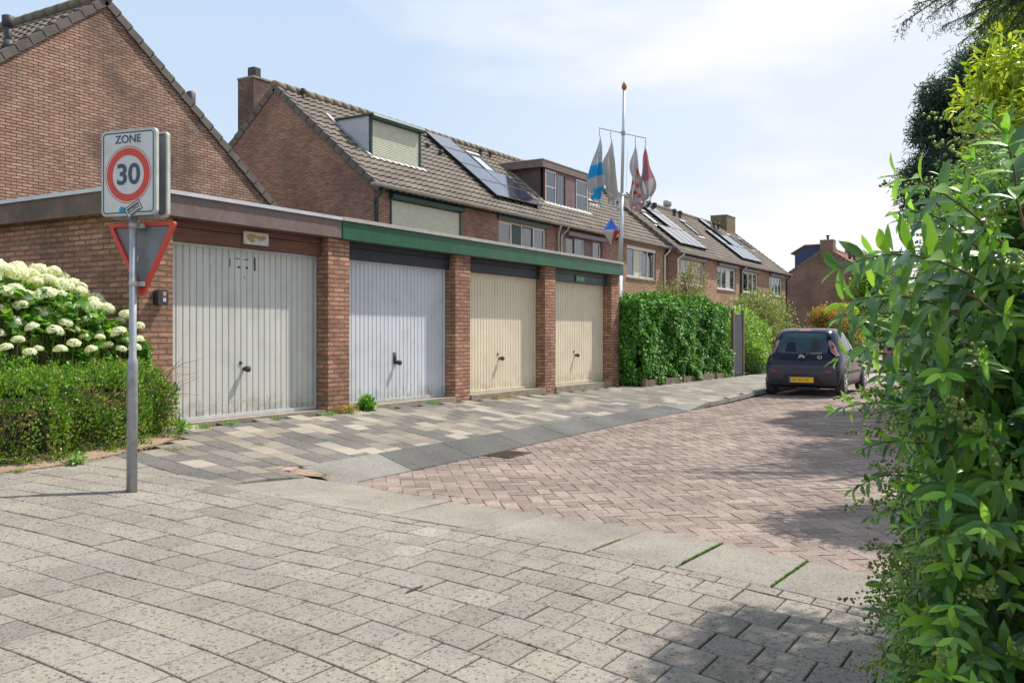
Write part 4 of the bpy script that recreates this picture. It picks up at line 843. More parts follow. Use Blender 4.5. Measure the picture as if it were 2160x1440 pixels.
# ------------------------------------------------------------------ traffic sign post
def road_sign():
    px, py = 0, 0; T_ = thing('traffic_sign', 'grey post with white zone 30 sign above the back of a red-rimmed triangle', 'traffic sign', (4.80, 6.57, -.23), rot=(0, 0, 0)); T_.scale = (1.22, 1.22, 1.22)
    U = Vector((.197, -.981, 0)).normalized(); Wn = Vector((-U.y, U.x, 0)); Wn = Wn if Wn.x < 0 else -Wn   # toward the viewer
    m = MB(); m.smooth = True; lean = -.006
    m.tube([(px, py, -.1), (px-lean*.4, py-.004, .82), (px-lean*.5, py-.005, .86), (px-lean*.5, py-.005, .88), (px+.006, py-.012, 2.36)], [.0345, .0345, .034, .0245, .0245], 20)
    m.build('pole', STEEL, T_)
    cz = 2.112; W_, H = .458, .575
    SW = pm('sign_white', (.66, .67, .66), (.60, .61, .60), scale=5, rough=.4, blotch=.4, blotch_col=(.42, .40, .32), bs=7); SB = pm('sign_blue_grey', (.05, .075, .12), rough=.45); SR = pm('sign_red', (.66, .055, .03), (.58, .06, .03), scale=4, rough=.4, blotch=.25, blotch_col=(.4, .12, .03), bs=4)
    SGR = pm('sign_back', (.27, .285, .30), (.19, .20, .21), scale=7, rough=.55, metal=.2, blotch=.5, blotch_col=(.06, .065, .06), bs=3); RIM = pm('sign_rim', (.55, .56, .55), (.40, .41, .36), scale=9, rough=.5, blotch=.5, blotch_col=(.30, .30, .2), bs=5)
    O = Vector((px, py, cz))+U*(.022)+Wn*.055
    z = MB(); z.prism(rounded(W_, H, .035), O, U, EZ, Wn, -.028, .0); zs_ = z.build('zone_sign', RIM, T_, bevel=.003)
    z = MB(); z.prism(rounded(W_-.022, H-.022, .028), O, U, EZ, Wn, -.002, .0015); z.build('sign_face', SW, zs_)
    def ring(outer, inner, w1, n=64):
        r = MB(); k = len(outer); vs = [O+U*a+EZ*b+Wn*w1 for a, b in outer]+[O+U*a+EZ*b+Wn*w1 for a, b in inner]; r.add(vs, [(i, (i+1) % k, k+(i+1) % k, k+i) for i in range(k)]); return r
    r = ring(rounded(W_-.034, H-.034, .026), rounded(W_-.052, H-.052, .018), .0026); r.build('border_line', SB, zs_)
    cir = lambda rad, cy=-.015: [(rad*math.cos(t), cy+rad*math.sin(t)) for t in np.linspace(0, 2*math.pi, 65)[:-1]]
    ring(cir(.191), cir(.186), .0026).build('thin_red_ring', SR, zs_); ring(cir(.178), cir(.130), .0026).build('red_ring', SR, zs_)
    text_mesh('30', .19, SB, 'number_lettering', zs_, frameM(O+Wn*.003+EZ*(-.018), U, EZ, Wn), bold=.004, sx=1.06)
    text_mesh('ZONE', .074, SB, 'zone_lettering', zs_, frameM(O+Wn*.003+EZ*(.220), U, EZ, Wn), bold=.0008, sx=1.06)
    c, s_ = math.cos(R(28)), math.sin(R(28)); U2 = U*c+EZ*s_; V2 = -U*s_+EZ*c; so = O+U*.045+EZ*(-.242)+Wn*.002
    k = MB(); k.fbox(so, U2, V2, Wn, -.07, .07, -.038, .038, 0, .0015); st = k.build('sticker', pm('sticker_white', (.6, .6, .58), rough=.5), zs_)
    k = MB(); rectframe(k, so, U2, V2, Wn, -.068, .068, -.036, .036, .005, .0015, .0025); k.fbox(so, U2, V2, Wn, -.05, .055, .008, .02, .0015, .0026)
    rd = random.Random(2)
    for i in range(9): k.fbox(so, U2, V2, Wn, -.052+i*.012, -.045+i*.012, -.012, -.012+rd.uniform(.010, .018), .0015, .0026)
    for i in range(7): k.fbox(so, U2, V2, Wn, -.04+i*.013, -.031+i*.013, -.029, -.021, .0015, .0026)
    k.build('sticker_print', pm('print_dark', (.04, .035, .04), rough=.6), st)
    k = MB(); k.prism([(-.12, .0), (-.105, .02), (-.098, .008), (-.09, .018), (-.075, .012), (-.07, -.02), (-.10, -.022), (-.118, -.018)], so, U, EZ, Wn, 0, .0015); k.build('blue_sticker', pm('sticker_blue', (.03, .30, .50), rough=.5), zs_)
    # second sign on the other side
    O2 = Vector((px, py, cz-.006))+U*(.022)-Wn*.052; z = MB(); z.prism(rounded(W_, H, .03), O2, U, EZ, Wn, -.030, -.026); b = z.build('rear_sign', SGR, T_)
    z = MB(); k_ = rounded(W_, H, .03); k2 = rounded(W_-.03, H-.03, .02); n = len(k_)
    for a, b_ in ((-.026, .0),):
        vs = [O2+U*p+EZ*q+Wn*a for p, q in k_]+[O2+U*p+EZ*q+Wn*b_ for p, q in k_]+[O2+U*p+EZ*q+Wn*b_ for p, q in k2]+[O2+U*p+EZ*q+Wn*a for p, q in k2]
        z.add(vs, [(j*n+i, j*n+(i+1) % n, (j+1)*n+(i+1) % n, (j+1)*n+i) for j in range(3) for i in range(n)])
    z.build('sign_rim', RIM, b)
    z = MB(); z.fbox(O2, U, EZ, Wn, -.17, .17, -.292, -.262, -.002, .05); z.fbox(O2, U, EZ, Wn, -.14, .14, .2, .23, -.002, .05); z.build('rear_bracket', STEEL, T_)
    # give-way triangle seen from behind
    O3 = Vector((px, py, 1.79))+U*.032-Wn*.055; tw, th = .56, .495
    def tri(w_, h_, r, dy=0):
        P = [Vector((-w_/2, 0)), Vector((0, -h_)), Vector((w_/2, 0))]; out = []
        for i in range(3):
            a, p, q = P[i-1], P[i], P[(i+1) % 3]; d1 = (a-p).normalized(); d2 = (q-p).normalized(); s0 = p+d1*r*1.73; s1 = p+d2*r*1.73
            for t in np.linspace(0, 1, 7): out.append(tuple((s0*(1-t)**2+p*2*t*(1-t)+s1*t*t)+Vector((0, dy))))
        return out
    to, ti = tri(tw+.02, th+.02, .025, .0), tri(tw-.075, th-.065, .012, -.024); n = len(to)
    z = MB(); z.prism(tri(tw, th, .025, -.005), O3, U, EZ, Wn, -.022, -.018); yb = z.build('yield_sign', SGR, T_)
    z = MB(); vs = [O3+U*p+EZ*q+Wn*-.022 for p, q in to]+[O3+U*p+EZ*q+Wn*.004 for p, q in to]+[O3+U*p+EZ*q+Wn*.004 for p, q in ti]+[O3+U*p+EZ*q+Wn*-.017 for p, q in ti]
    z.add(vs, [(j*n+i, j*n+(i+1) % n, (j+1)*n+(i+1) % n, (j+1)*n+i) for j in range(3) for i in range(n)]); z.build('red_rim', SR, yb)
    z = MB(); z.fbox(O3, U, EZ, Wn, -.065, -.035, -.26, -.22, -.016, -.0145); z.build('label_sticker', pm('tag_pale', (.5, .42, .35), rough=.6), yb)
    for zz, w_ in ((1.765, .10), (1.375, .09)):
        z = MB(); z.smooth = True; z.tube([(px+.005, py-.01, zz-.016), (px+.005, py-.01, zz+.016)], .029, 16); cl = z.build('clamp', RIM, T_)
        z = MB(); z.fbox(Vector((px, py, zz)), U, EZ, Wn, -.03, .075, -.016, .016, -.045, -.024); z.build('clamp_strap', RIM, cl)
road_sign()

# ------------------------------------------------------------------ flagpole with four flags and a paper lantern
def flagpole():
    bx, by, gz = 19.89, 9.17, -.16
    f0 = Vector((bx, by, gz)); lean = Vector((.9, -.45, 0)).normalized()*.20
    Lg = lambda z: f0+lean*((z-gz)/7.0)+EZ*(z-gz)
    P = thing('flagpole', 'tall white flagpole with orange knob and cross arm rising behind the ivy hedge', 'flagpole', (bx, by, gz))
    ALU = pm('pole_white', (.60, .62, .66), (.52, .54, .58), scale=3, rough=.35, metal=.2)
    m = MB(); m.smooth = True; m.tube([Lg(gz), Lg(2.5)], .062, 14); m.tube([Lg(2.5), Lg(4.35)], .052, 14); m.tube([Lg(4.35), Lg(6.86)], [.038, .034], 14)
    for z in (2.5, 4.35): m.tube([Lg(z-.03), Lg(z+.03)], .058, 14)
    m.build('pole', ALU, P)
    m = MB(); m.smooth = True; c = Lg(6.86); m.tube([c, c+EZ*.03, c+EZ*.07, c+EZ*.12, c+EZ*.17, c+EZ*.20], [.03, .055, .065, .055, .03, .005], 12); m.build('knob', pm('orange_knob', (.50, .15, .01), (.4, .12, .01), rough=.35), P)
    A = Vector((.8542*.665+.5199*.747, -.8542*.747+.5199*.665, 0)).normalized(); c = Lg(5.83)
    m = MB(); m.tube([c-A*.84, c+A*.83], .014, 8); m.tube([c-EZ*.05, c+EZ*.05], .05, 10)
    m.build('cross_arm', STEEL, P)
    c3 = Lg(4.0); RIT = Vector((.5199, -.8542, 0)); d3 = c3-RIT*.25-EZ*.08
    m = MB(); m.smooth = True; m.tube([c3, c3-RIT*.12+EZ*.0, d3], .011, 8); m.build('lantern_arm', ALU, P)
    specs = [(-.83, [(0, (.50, .50, .50)), (.42, (.02, .34, .66)), (.62, (.48, .47, .45)), (.80, (.02, .38, .68))], 1.50, .27, -.06, 'grey and bright blue flag hanging farthest left on the cross arm', 1),
             (-.44, [(0, (.48, .46, .43)), (.6, (.50, .48, .46))], 1.58, .32, .05, 'plain grey-white flag with small blue print next to the pole', 2),
             (.44, [(0, (.50, .49, .50)), (.86, (.46, .30, .31))], 1.62, .29, .05, 'white flag with red print just right of the pole', 3),
             (.82, [(0, (.42, .12, .17)), (.16, (.36, .20, .23)), (.58, (.46, .43, .43))], 1.42, .28, .05, 'faded wine red flag hanging farthest right on the cross arm', 4)]
    for u, bands, Ln, wd, sway, lab, sd in specs:
        rd = random.Random(sd); top = c+A*u-EZ*.03; F_ = thing('flag', lab, 'flag', top-EZ*.2, 'flags hanging from the cross arm')
        m = MB(); m.smooth = True
        for i in range(5): m.tube([top-EZ*(.035*i), top-EZ*(.035*i+.026)], .007+.004*(i % 2), 6)
        m.build('hook', VENT, F_)
        nv, nu = 34, 26; Bv = Vector((-A.y, A.x, 0)); V_ = []; cols = []
        for j in range(nv+1):
            t = j/nv; z = -.17-t*Ln; env = wd*(math.sin(min(1, t*1.45)*math.pi*.5)**1.0)*.82*(1-max(0, t-.78)*1.9) + .004
            env *= 1+.12*math.sin(t*9+sd*2)
            for i in range(nu+1):
                s_ = i/nu*2-1; ph = s_*6.2+sd+t*2.2+.8*math.sin(t*5+sd); xo = env*s_*(1.0 if s_ < 0 else .9)+sway*t+.03*math.sin(t*6+sd)
                yo = env*.48*math.sin(ph)*(.35+t*.8)+.02*math.sin(t*13+s_*3)
                ztip = -.12*abs(s_)*(t**3)*math.sin(s_*6+sd*1.7)
                V_.append(top+A*xo+Bv*yo+EZ*(z+ztip))
        m = MB(); m.smooth = True; m.add(V_, [(j*(nu+1)+i, j*(nu+1)+i+1, (j+1)*(nu+1)+i+1, (j+1)*(nu+1)+i) for j in range(nv) for i in range(nu)
                          if not (j > nv-7 and rd.random() < (.10+.09*(j-nv+7)))])
        o = m.build('cloth', CLOTH, F_); at = o.data.attributes.new('tint', 'FLOAT_COLOR', 'POINT'); cc = np.ones((len(V_), 4), np.float32)
        for j in range(nv+1):
            for i in range(nu+1):
                t = j/nv+.10*(i/nu-.5); col = [b for a, b in bands if t >= a-.001][-1] if t > 0 else bands[0][1]; s_ = i/nu; col = list(col)
                if sd == 3:
                    k = (math.sin(s_*19+t*7)*math.sin(t*46+s_*9)); 
                    if (.38 < t < .50 and .50 < s_ < .80) or (.50 < t < .80 and .15 < s_ < .75 and k > .15): col = [.52, .05, .04]
                if sd == 2 and .34 < t < .42 and .6 < s_ < .9 and (int(t*80) % 2 == 0): col = [.05, .14, .35]
                if sd == 2 and .8 < s_ < .9 and t < .7: col = [.60, .59, .57]
                if sd == 1 and .14 < t < .36 and .25 < s_ < .5 and math.sin(t*85) > .3: col = [.06, .08, .10]
                if sd == 1 and .5 < s_ < .7 and t < .4: col = [.42, .48, .60]
                if sd == 4 and .45 < s_ < .56 and t < .6: col = [.60, .12, .14]
                cc[j*(nu+1)+i, :3] = col
        at.data.foreach_set('color', cc.reshape(-1))
    # halyard lines
    m = MB(); m.tube([Lg(4.1)+RIT*.09, Lg(5.4)+RIT*.11], .004, 5); m.tube([Lg(2.0)-RIT*.14, d3-EZ*.1+RIT*.05], .003, 5); m.build('cord', STEEL, P)
    # lantern
    lt = d3-EZ*.12; LN = thing('lantern', 'blue, red, yellow and white diamond lantern hanging on a chain beside the flagpole', 'lantern', lt-EZ*.3)
    n = 8; r_ = .215; mid1 = [lt-EZ*.33+(RIT*math.cos(a)+Vector((.8542, .5199, 0))*math.sin(a))*r_*.93 for a in [2*math.pi*(k+.3)/n for k in range(n)]]
    cols = ['lan_blue', 'lan_red', 'lan_yellow', 'lan_white']; LM = {'b': pm('lan_blue', (.03, .14, .62), rough=.4), 'r': pm('lan_red', (.58, .03, .03), rough=.4), 'y': pm('lan_yellow', (.62, .42, .03), rough=.4), 'w': pm('lan_white', (.58, .58, .56), rough=.5)}
    mid0 = [lt-EZ*.29+(p-(lt-EZ*.33))*.98 for p in mid1]; up = [lt-EZ*.18+(p-(lt-EZ*.33))*.62 for p in mid1]
    tipb = lt-EZ*.64; m = MB(); order = ['b', 'r', 'y', 'w']; 
    V_ = [lt]+up+mid0+mid1+[tipb]
    def face(f, key): m.mi = order.index(key); m.add([V_[i] for i in f], [tuple(range(len(f)))])
    for k in range(n):
        k2 = (k+1) % n; a = math.degrees(2*math.pi*(k+.8)/n) % 360      # 0 right, 270 toward viewer
        lower = 'r' if (a > 275 or a < 30) else ('w' if a > 150 else 'y')
        face((0, 1+k2, 1+k), 'b'); face((1+k, 1+k2, 1+n+k2, 1+n+k), 'b' if lower != 'r' else 'b'); face((1+n+k, 1+n+k2, 1+2*n+k2, 1+2*n+k), 'y' if lower == 'r' and a < 30 else lower)
        face((1+2*n+k, 1+2*n+k2, 1+3*n), lower)
    m.build('lantern_body', [LM[k] for k in order], LN)
    m = MB()
    for i in range(18):
        p = tipb-EZ*(.045*i); m.tube([p, p-EZ*.035+RIT*.01*math.sin(i)], .012 if i % 2 else .006, 6)
    m.build('chain', STEEL, LN); m = MB(); m.tube([lt, d3], .006, 6); m.build('hook', STEEL, LN)
CLOTH = leafmat('flag_cloth', rough=.75, trans=.4, spec=.2, tc=(1, 1, 1))
flagpole()

# ------------------------------------------------------------------ small hatchback
def hatchback(name, label, cat, x, y, z, ang, paint, plate=True):
    T_ = thing(name, label, cat, (x, y, z), rot=(0, 0, ang))
    zl = [.20, .25, .34, .48, .62, .72, .80, .88, .96, 1.06, 1.18, 1.28, 1.36, 1.41, 1.44, 1.458, 1.465]
    xr = [.16, .09, .035, .0, .0, .025, .06, .075, .10, .14, .20, .26, .33, .41, .52, .72, 1.05]
    xf = [3.30, 3.38, 3.42, 3.43, 3.40, 3.30, 3.10, 2.72, 2.58, 2.42, 2.20, 2.02, 1.86, 1.76, 1.66, 1.52, 1.30]
    wd = [.74, .785, .80, .812, .815, .815, .81, .79, .765, .735, .69, .655, .62, .585, .53, .44, .25]
    def prm(zz): return np.interp(zz, zl, xr), np.interp(zz, zl, xf), np.interp(zz, zl, wd)
    er, ef = 4.6, 3.2
    def ex(zz): return float(np.interp(zz, [.55, .95], [11, er])), float(np.interp(zz, [.4, .8], [5, ef]))
    def yside(X, zz):
        a, b, w_ = prm(zz); m_ = a+(b-a)*.42
        u = (m_-X)/(m_-a) if X < m_ else (X-m_)/(b-m_); e = ex(zz)[0] if X < m_ else ex(zz)[1]; u = min(max(u, 0), 1)
        return w_*(1-u**e)**(1/e)
    def xrear(Y, zz):
        a, b, w_ = prm(zz); m_ = a+(b-a)*.42; u = min(abs(Y)/w_, .999); er_ = ex(zz)[0]; return m_-(m_-a)*(1-u**er_)**(1/er_)
    n = 64; V_ = []; F_ = []; zz_ = list(np.interp(np.linspace(0, len(zl)-1, 49), range(len(zl)), zl))
    for zz in zz_:
        a, b, w_ = prm(zz); m_ = a+(b-a)*.42
        for k in range(n):
            t = 2*math.pi*k/n; cx, sy = math.cos(t), math.sin(t); e = ex(zz)[0] if cx < 0 else ex(zz)[1]; L_ = m_-a if cx < 0 else b-m_
            V_.append((m_+L_*math.copysign(abs(cx)**(2/e), cx), w_*math.copysign(abs(sy)**(2/e), sy), zz))
    for j in range(len(zz_)-1):
        for k in range(n): F_.append((j*n+k, j*n+(k+1) % n, (j+1)*n+(k+1) % n, (j+1)*n+k))
    F_ += [tuple(range(n-1, -1, -1)), tuple(range((len(zz_)-1)*n, len(zz_)*n))]
    mb = MB(); mb.add(V_, F_); body = mb.build('body', paint, T_, smooth=True)
    BLK = CARM['blk']
    def patch(nm, mat, fn, pts_rows, off, parent=None, nn=8, smooth=True):
        """pts_rows: list of rows (each a list of (a,b)); fn(a,b)->point, offset outward"""
        m = MB(); rows = []
        for r in pts_rows:
            r2 = []
            for i in range(len(r)-1):
                for k in range(nn): t = k/nn; r2.append((r[i][0]*(1-t)+r[i+1][0]*t, r[i][1]*(1-t)+r[i+1][1]*t))
            r2.append(r[-1]); rows.append(r2)
        R2 = []
        for i in range(len(rows)-1):
            for k in range(nn):
                t = k/nn; R2.append([(p[0]*(1-t)+q[0]*t, p[1]*(1-t)+q[1]*t) for p, q in zip(rows[i], rows[i+1])])
        R2.append(rows[-1]); c = len(R2[0]); v = [fn(a, b, off) for r in R2 for a, b in r]
        m.add(v, [(i*c+j, i*c+j+1, (i+1)*c+j+1, (i+1)*c+j) for i in range(len(R2)-1) for j in range(c-1)]); return m.build(nm, mat, parent or T_, local=True, smooth=smooth)
    rear = lambda y_, z_, o: (xrear(y_, z_)-o, y_*(1+o*.6), z_)
    side = lambda sgn: (lambda x_, z_, o: (x_, sgn*(yside(x_, z_)+o), z_))
    # rear glass hatch: dark glass skirt + lighter window inside
    patch('tailgate_glass', CARM['glassdk'], rear, [[(-.60, .79), (0, .765), (.60, .79)], [(-.655, .90), (0, .90), (.655, .90)], [(-.60, 1.12), (0, 1.12), (.60, 1.12)], [(-.50, 1.375), (0, 1.395), (.50, 1.375)]], .006)
    rw = patch('rear_window', CARM['glass'], rear, [[(-.52, .93), (0, .90), (.52, .93)], [(-.53, 1.05), (0, 1.05), (.53, 1.05)], [(-.44, 1.345), (0, 1.36), (.44, 1.345)]], .011)
    patch('seat_shapes', BLK, rear, [[(-.36, .95), (-.16, .95)], [(-.34, 1.20), (-.2, 1.22)]], .0125, rw); patch('seat_shapes', CARM['glassdk'], rear, [[(.12, .95), (.36, .95)], [(.16, 1.16), (.32, 1.15)]], .0125, rw)
    patch('stop_lamp', CARM['red'], rear, [[(-.13, 1.40), (.13, 1.40)], [(-.12, 1.425), (.12, 1.425)]], .012)
    # bumper in dull plastic + paint band, lower valance
    patch('bumper', CARM['bump'], rear, [[(-.72, .36), (0, .36), (.72, .36)], [(-.74, .55), (0, .50), (.74, .55)], [(-.74, .66), (0, .66), (.74, .66)]], .008)
    patch('valance', CARM['bump2'], rear, [[(-.72, .235), (0, .235), (.72, .235)], [(-.72, .33), (-.44, .34), (-.30, .47), (.30, .47), (.44, .34), (.72, .33)][::1][:3] if False else [(-.72, .36), (0, .40), (.72, .36)]], .012)
    patch('seam', BLK, rear, [[(-.42, .27), (-.30, .44), (.30, .44), (.42, .27)], [(-.435, .28), (-.305, .455), (.305, .455), (.435, .28)]], .016)
    for s_ in (-1, 1):
        patch('reflector', CARM['red'], rear, [[(s_*.50, .515), (s_*.63, .525)], [(s_*.50, .55), (s_*.63, .56)]], .013)
        patch('tail_lamp', CARM['lamp'], lambda a, b, o, s_=s_: (a-o*.7, s_*(yside(a, b)+o), b), [[(.16, .86), (.27, .88)], [(.17, .98), (.30, 1.0)], [(.215, 1.12), (.30, 1.14)], [(.26, 1.20), (.29, 1.20)]], .012)
        tl = patch('tail_lamp_lens', CARM['red'], lambda a, b, o, s_=s_: (a-o*.7, s_*(yside(a, b)+o), b), [[(.18, .90), (.25, .91)], [(.19, .965), (.255, .97)]], .018)
        patch('tail_lamp_lens', CARM['red'], lambda a, b, o, s_=s_: (a-o*.7, s_*(yside(a, b)+o), b), [[(.22, 1.045), (.275, 1.05)], [(.235, 1.10), (.28, 1.10)]], .018)
    # side glass, doors seams, cladding, handles, mirrors
    for s_ in (-1, 1):
        f = side(s_)
        patch('side_window', CARM['sideg'], f, [[(.44, .995), (1.38, .94)], [(.50, 1.20), (1.38, 1.18)], [(.66, 1.355), (1.38, 1.375)]], .006)
        patch('side_window', CARM['sideg'], f, [[(1.44, .935), (2.30, .93)], [(1.44, 1.18), (2.00, 1.17)], [(1.44, 1.375), (1.74, 1.355)]], .006)
        patch('door_seam', BLK, f, [[(1.385, .30), (1.40, .30)], [(1.385, .93), (1.40, .93)]], .003); patch('door_seam', BLK, f, [[(2.33, .30), (2.345, .30)], [(2.36, .88), (2.375, .88)]], .003)
        patch('door_seam', BLK, f, [[(.80, .52), (.815, .52)], [(.62, .95), (.635, .95)]], .003)
        patch('door_trim', CARM['bump2'], f, [[(.92, .47), (2.35, .47)], [(.92, .52), (2.35, .52)]], .012); patch('sill_trim', BLK, f, [[(.85, .21), (2.45, .21)], [(.85, .30), (2.45, .30)]], .004)
        for hx in (.74, 1.52): patch('door_handle', paint, f, [[(hx, .815), (hx+.16, .815)], [(hx, .845), (hx+.16, .845)]], .022)
        m = MB(); m.smooth = True; m.tube([(2.22, s_*.76, .97), (2.20, s_*.87, 1.0)], [.03, .03], 8); m.tube([(2.24, s_*.80, 1.0), (2.22, s_*.84, 1.0), (2.2, s_*.93, 1.0), (2.21, s_*.97, 1.0)], [.03, .085, .08, .03], 10); m.build('wing_mirror', BLK, T_, local=True)
    # windscreen and lamps
    front = lambda y_, z_, o: ((lambda a, b, w_: a+(b-a)*.42+(b-a)*.58*(1-min(abs(y_)/w_, .999)**ex(z_)[1])**(1/ex(z_)[1])+o)(*prm(z_)), y_, z_)
    patch('windscreen', CARM['sideg'], front, [[(-.64, .93), (0, .90), (.64, .93)], [(-.58, 1.15), (0, 1.15), (.58, 1.15)], [(-.48, 1.39), (0, 1.40), (.48, 1.39)]], .008)
    for s_ in (-1, 1): patch('headlight', CARM['lamp'], front, [[(s_*.42, .62), (s_*.70, .60)], [(s_*.46, .74), (s_*.70, .76)]], .01)
    # wheels
    for wx in (.50, 2.84):
        for s_ in (-1, 1):
            m = MB(); vs = []; na, nr_ = 32, 5
            for q in range(nr_+1):
                for k in range(na+1):
                    a = -.35+(math.pi+.7)*k/na; rr = .312*q/nr_; X_, Z_ = wx+rr*math.cos(a), .285+rr*math.sin(a); vs.append((X_, s_*(yside(X_, max(Z_, .21))+.004), Z_))
            m.add(vs, [(q*(na+1)+k, q*(na+1)+k+1, (q+1)*(na+1)+k+1, (q+1)*(na+1)+k) for q in range(nr_) for k in range(na)]); m.build('wheel_arch', BLK, T_, local=True, smooth=False)
            m = MB(); m.smooth = True; m.tube([(wx, s_*.635, .277), (wx, s_*.64, .277), (wx, s_*.66, .277), (wx, s_*.785, .277), (wx, s_*.812, .277), (wx, s_*.818, .277)], [.20, .255, .277, .277, .262, .20], 28); wh = m.build('wheel', CARM['tyre'], T_, local=True)
            m = MB(); m.smooth = True; m.tube([(wx, s_*.82, .277), (wx, s_*.832, .277)], .19, 24); rm_ = m.build('wheel_cover', CARM['rimd'], wh, local=True)
            m = MB()
            for k in range(9):
                a = 2*math.pi*k/9; d = Vector((math.cos(a), 0, math.sin(a))); q = Vector((-math.sin(a), 0, math.cos(a))); c0 = Vector((wx, s_*.835, .277))
                m.prism([(.03, -.018), (.178, -.03), (.182, .012), (.03, .014)], c0, d, q, Vector((0, s_, 0)), 0, .008)
            m.tube([(wx, s_*.832, .277), (wx, s_*.848, .277)], .045, 14); m.tube([(wx, s_*.833, .277), (wx, s_*.842, .277)], [.198, .19], 28, cap=False); m.build('spokes', CARM['rim'], rm_, local=True)
    m = MB(); m.box(.3, 3.1, -.62, .62, .16, .22); m.tube([(.05, -.30, .19), (.5, -.3, .19)], .025, 8); m.box(.12, .55, -.28, .12, .14, .2); m.build('underbody', BLK, T_, local=True)
    m = MB(); m.tube([(.06, -.12, .835), (.045, -.02, .87), (.075, .25, .93)][:2]+[(.09, -.26, .95)][:0], .012, 6); m.tube([(.03, 0, .885), (.055, .12, .935), (.07, .40, .90)][:2]+[(.045, .24, .905)], .010, 6)
    m = MB(); m.tube([(xrear(0, .895)-.03, 0, .895), (xrear(0, .93)-.035, -.10, .945), (xrear(.2, .93)-.02, -.30, .955)], [.016, .012, .006], 6); m.tube([(xrear(0, .9)-.034, .02, .90), (xrear(.2, .9)-.025, .16, .875)], .012, 6); m.build('rear_wiper', BLK, T_, local=True)
    if plate:
        px_ = xrear(0, .38)-.022; m = MB(); m.box(px_, px_+.03, -.26, .26, .295, .41); pl = m.build('licence_plate', CARM['plate'], T_, local=True)
        m = MB(); m.box(px_-.001, px_+.01, .222, .259, .297, .408); m.build('plate_band', CARM['pblue'], pl, local=True)
        m = MB(); rd = random.Random(4); yy = .19
        for k in range(8):
            if k in (2, 5): yy -= .03; continue
            m.box(px_-.001, px_+.01, yy-.036, yy, .325, .38); yy -= .05
        m.build('blurred_lettering', CARM['plate2'], pl, local=True)
        m = MB(); xx = xrear(0, .83)-.012
        for dz in (.0, .035):
            for s_ in (-1, 1): m.prism([(0, .035), (s_*.062, -.002), (s_*.062, -.022), (0, .013)], (xx, 0, .835+dz), EY, EZ, EX, -.008, .004)
        m.build('chevron_badge', CARM['chrome'], T_, local=True)
        me_mat = frameM((xrear(.38, .83)-.012, -.38, .835), -EY, EZ, -EX); tm = text_mesh('C1', .085, CARM['chrome'], 'model_lettering', T_, me_mat, bold=.003)
        m = MB(); rd = random.Random(8)
        for k in range(16):
            yy = -.08-k*.022; m.box(xrear(yy, .93)-.020, xrear(yy, .93)-.010, yy-.007, yy+.007, .90+rd.uniform(0, .02), .93+rd.uniform(0, .03)+.01*math.sin(k*.4))
        m.build('window_sticker', CARM['stick'], T_, local=True)
        m = MB(); m.tube([(.03, 0, .765), (.0, 0, .765)], .02, 8); m.tube([(.01, .31, .39), (-.012, .31, .40)], .022, 8); m.tube([(.01, -.31, .39), (-.012, -.31, .40)], .022, 8); m.build('small_fittings', BLK, T_, local=True)
    return T_
CARM = dict(blk=pm('car_black', (.012, .012, .014), rough=.5), glassdk=pm('car_glass_dark', (.006, .012, .026), rough=.08, coat=0, spec=.22), glass=pm('car_rear_glass', (.03, .07, .09), (.012, .035, .055), scale=3, rough=.05, coat=0, spec=.35),
            sideg=pm('car_side_glass', (.025, .04, .035), (.015, .025, .025), rough=.06, coat=.1, spec=.3), red=pm('car_red_lens', (.35, .012, .02), rough=.15, coat=1), bump=pm('bumper_grey', (.042, .046, .066), (.034, .038, .056), scale=6, rough=.4), bump2=pm('bumper_dull', (.05, .048, .05), (.035, .034, .036), scale=9, rough=.6),
            lamp=pm('lamp_clear', (.30, .22, .22), (.18, .12, .12), scale=30, rough=.12, coat=1), tyre=pm('tyre', (.03, .03, .03), (.05, .048, .045), scale=20, rough=.85), rimd=pm('rim_dark', (.04, .04, .042), rough=.5), rim=pm('rim_silver', (.55, .55, .56), (.42, .42, .43), rough=.3, metal=.7),  # even dark colour for the disc behind the silver spokes
            plate=pm('plate_yellow', (.80, .50, .01), rough=.35), pblue=pm('plate_blue', (.02, .10, .45), rough=.4), plate2=pm('plate_print', (.52, .27, .01), rough=.4), chrome=pm('chrome', (.7, .7, .72), rough=.2, metal=.6), stick=pm('sticker_grey', (.30, .32, .34), rough=.6))
PAINT = pm('paint_dark_blue', (.008, .012, .026), (.010, .014, .034), scale=5, rough=.22, coat=.15, spec=.3); PAINTR = pm('paint_red', (.35, .015, .03), rough=.3, coat=1)
hatchback('parked_car', 'dark blue hatchback parked at the kerb beyond the ivy hedge', 'car', 20.02, 4.93, -.287, R(.9), PAINT)
hatchback('parked_car', 'red hatchback farther up the street, glimpsed through the near hedge', 'car', 34.5, 4.9, -.31, R(1.5), PAINTR, plate=False)
# gully grate in the road beside the kerb
dg = thing('drain_grate', 'rusty iron gully grate at the kerb in the brick road', 'drain grate', (9.75, 6.0, -.46))
DRN = pm('rusty_iron', (.09, .055, .04), (.05, .035, .03), scale=20, rough=.8, metal=.3); zd = -.457
m = MB(); rectframe(m, (9.47, 5.80, zd), EX, EY, EZ, 0, .56, 0, .40, .03, -.03, .004); m.build('grate_frame', DRN, dg)
for k in range(9): m = MB(); m.box(9.525+k*.053, 9.552+k*.053, 5.835, 6.165, zd-.02, zd+.002); m.build('grate_bar', DRN, dg)
m = MB(); m.box(9.50, 10.0, 5.83, 6.17, zd-.03, zd-.022); m.build('dark_pit_sheet', DARKIN, dg)  # near-black sheet stands in for the dark below the bars
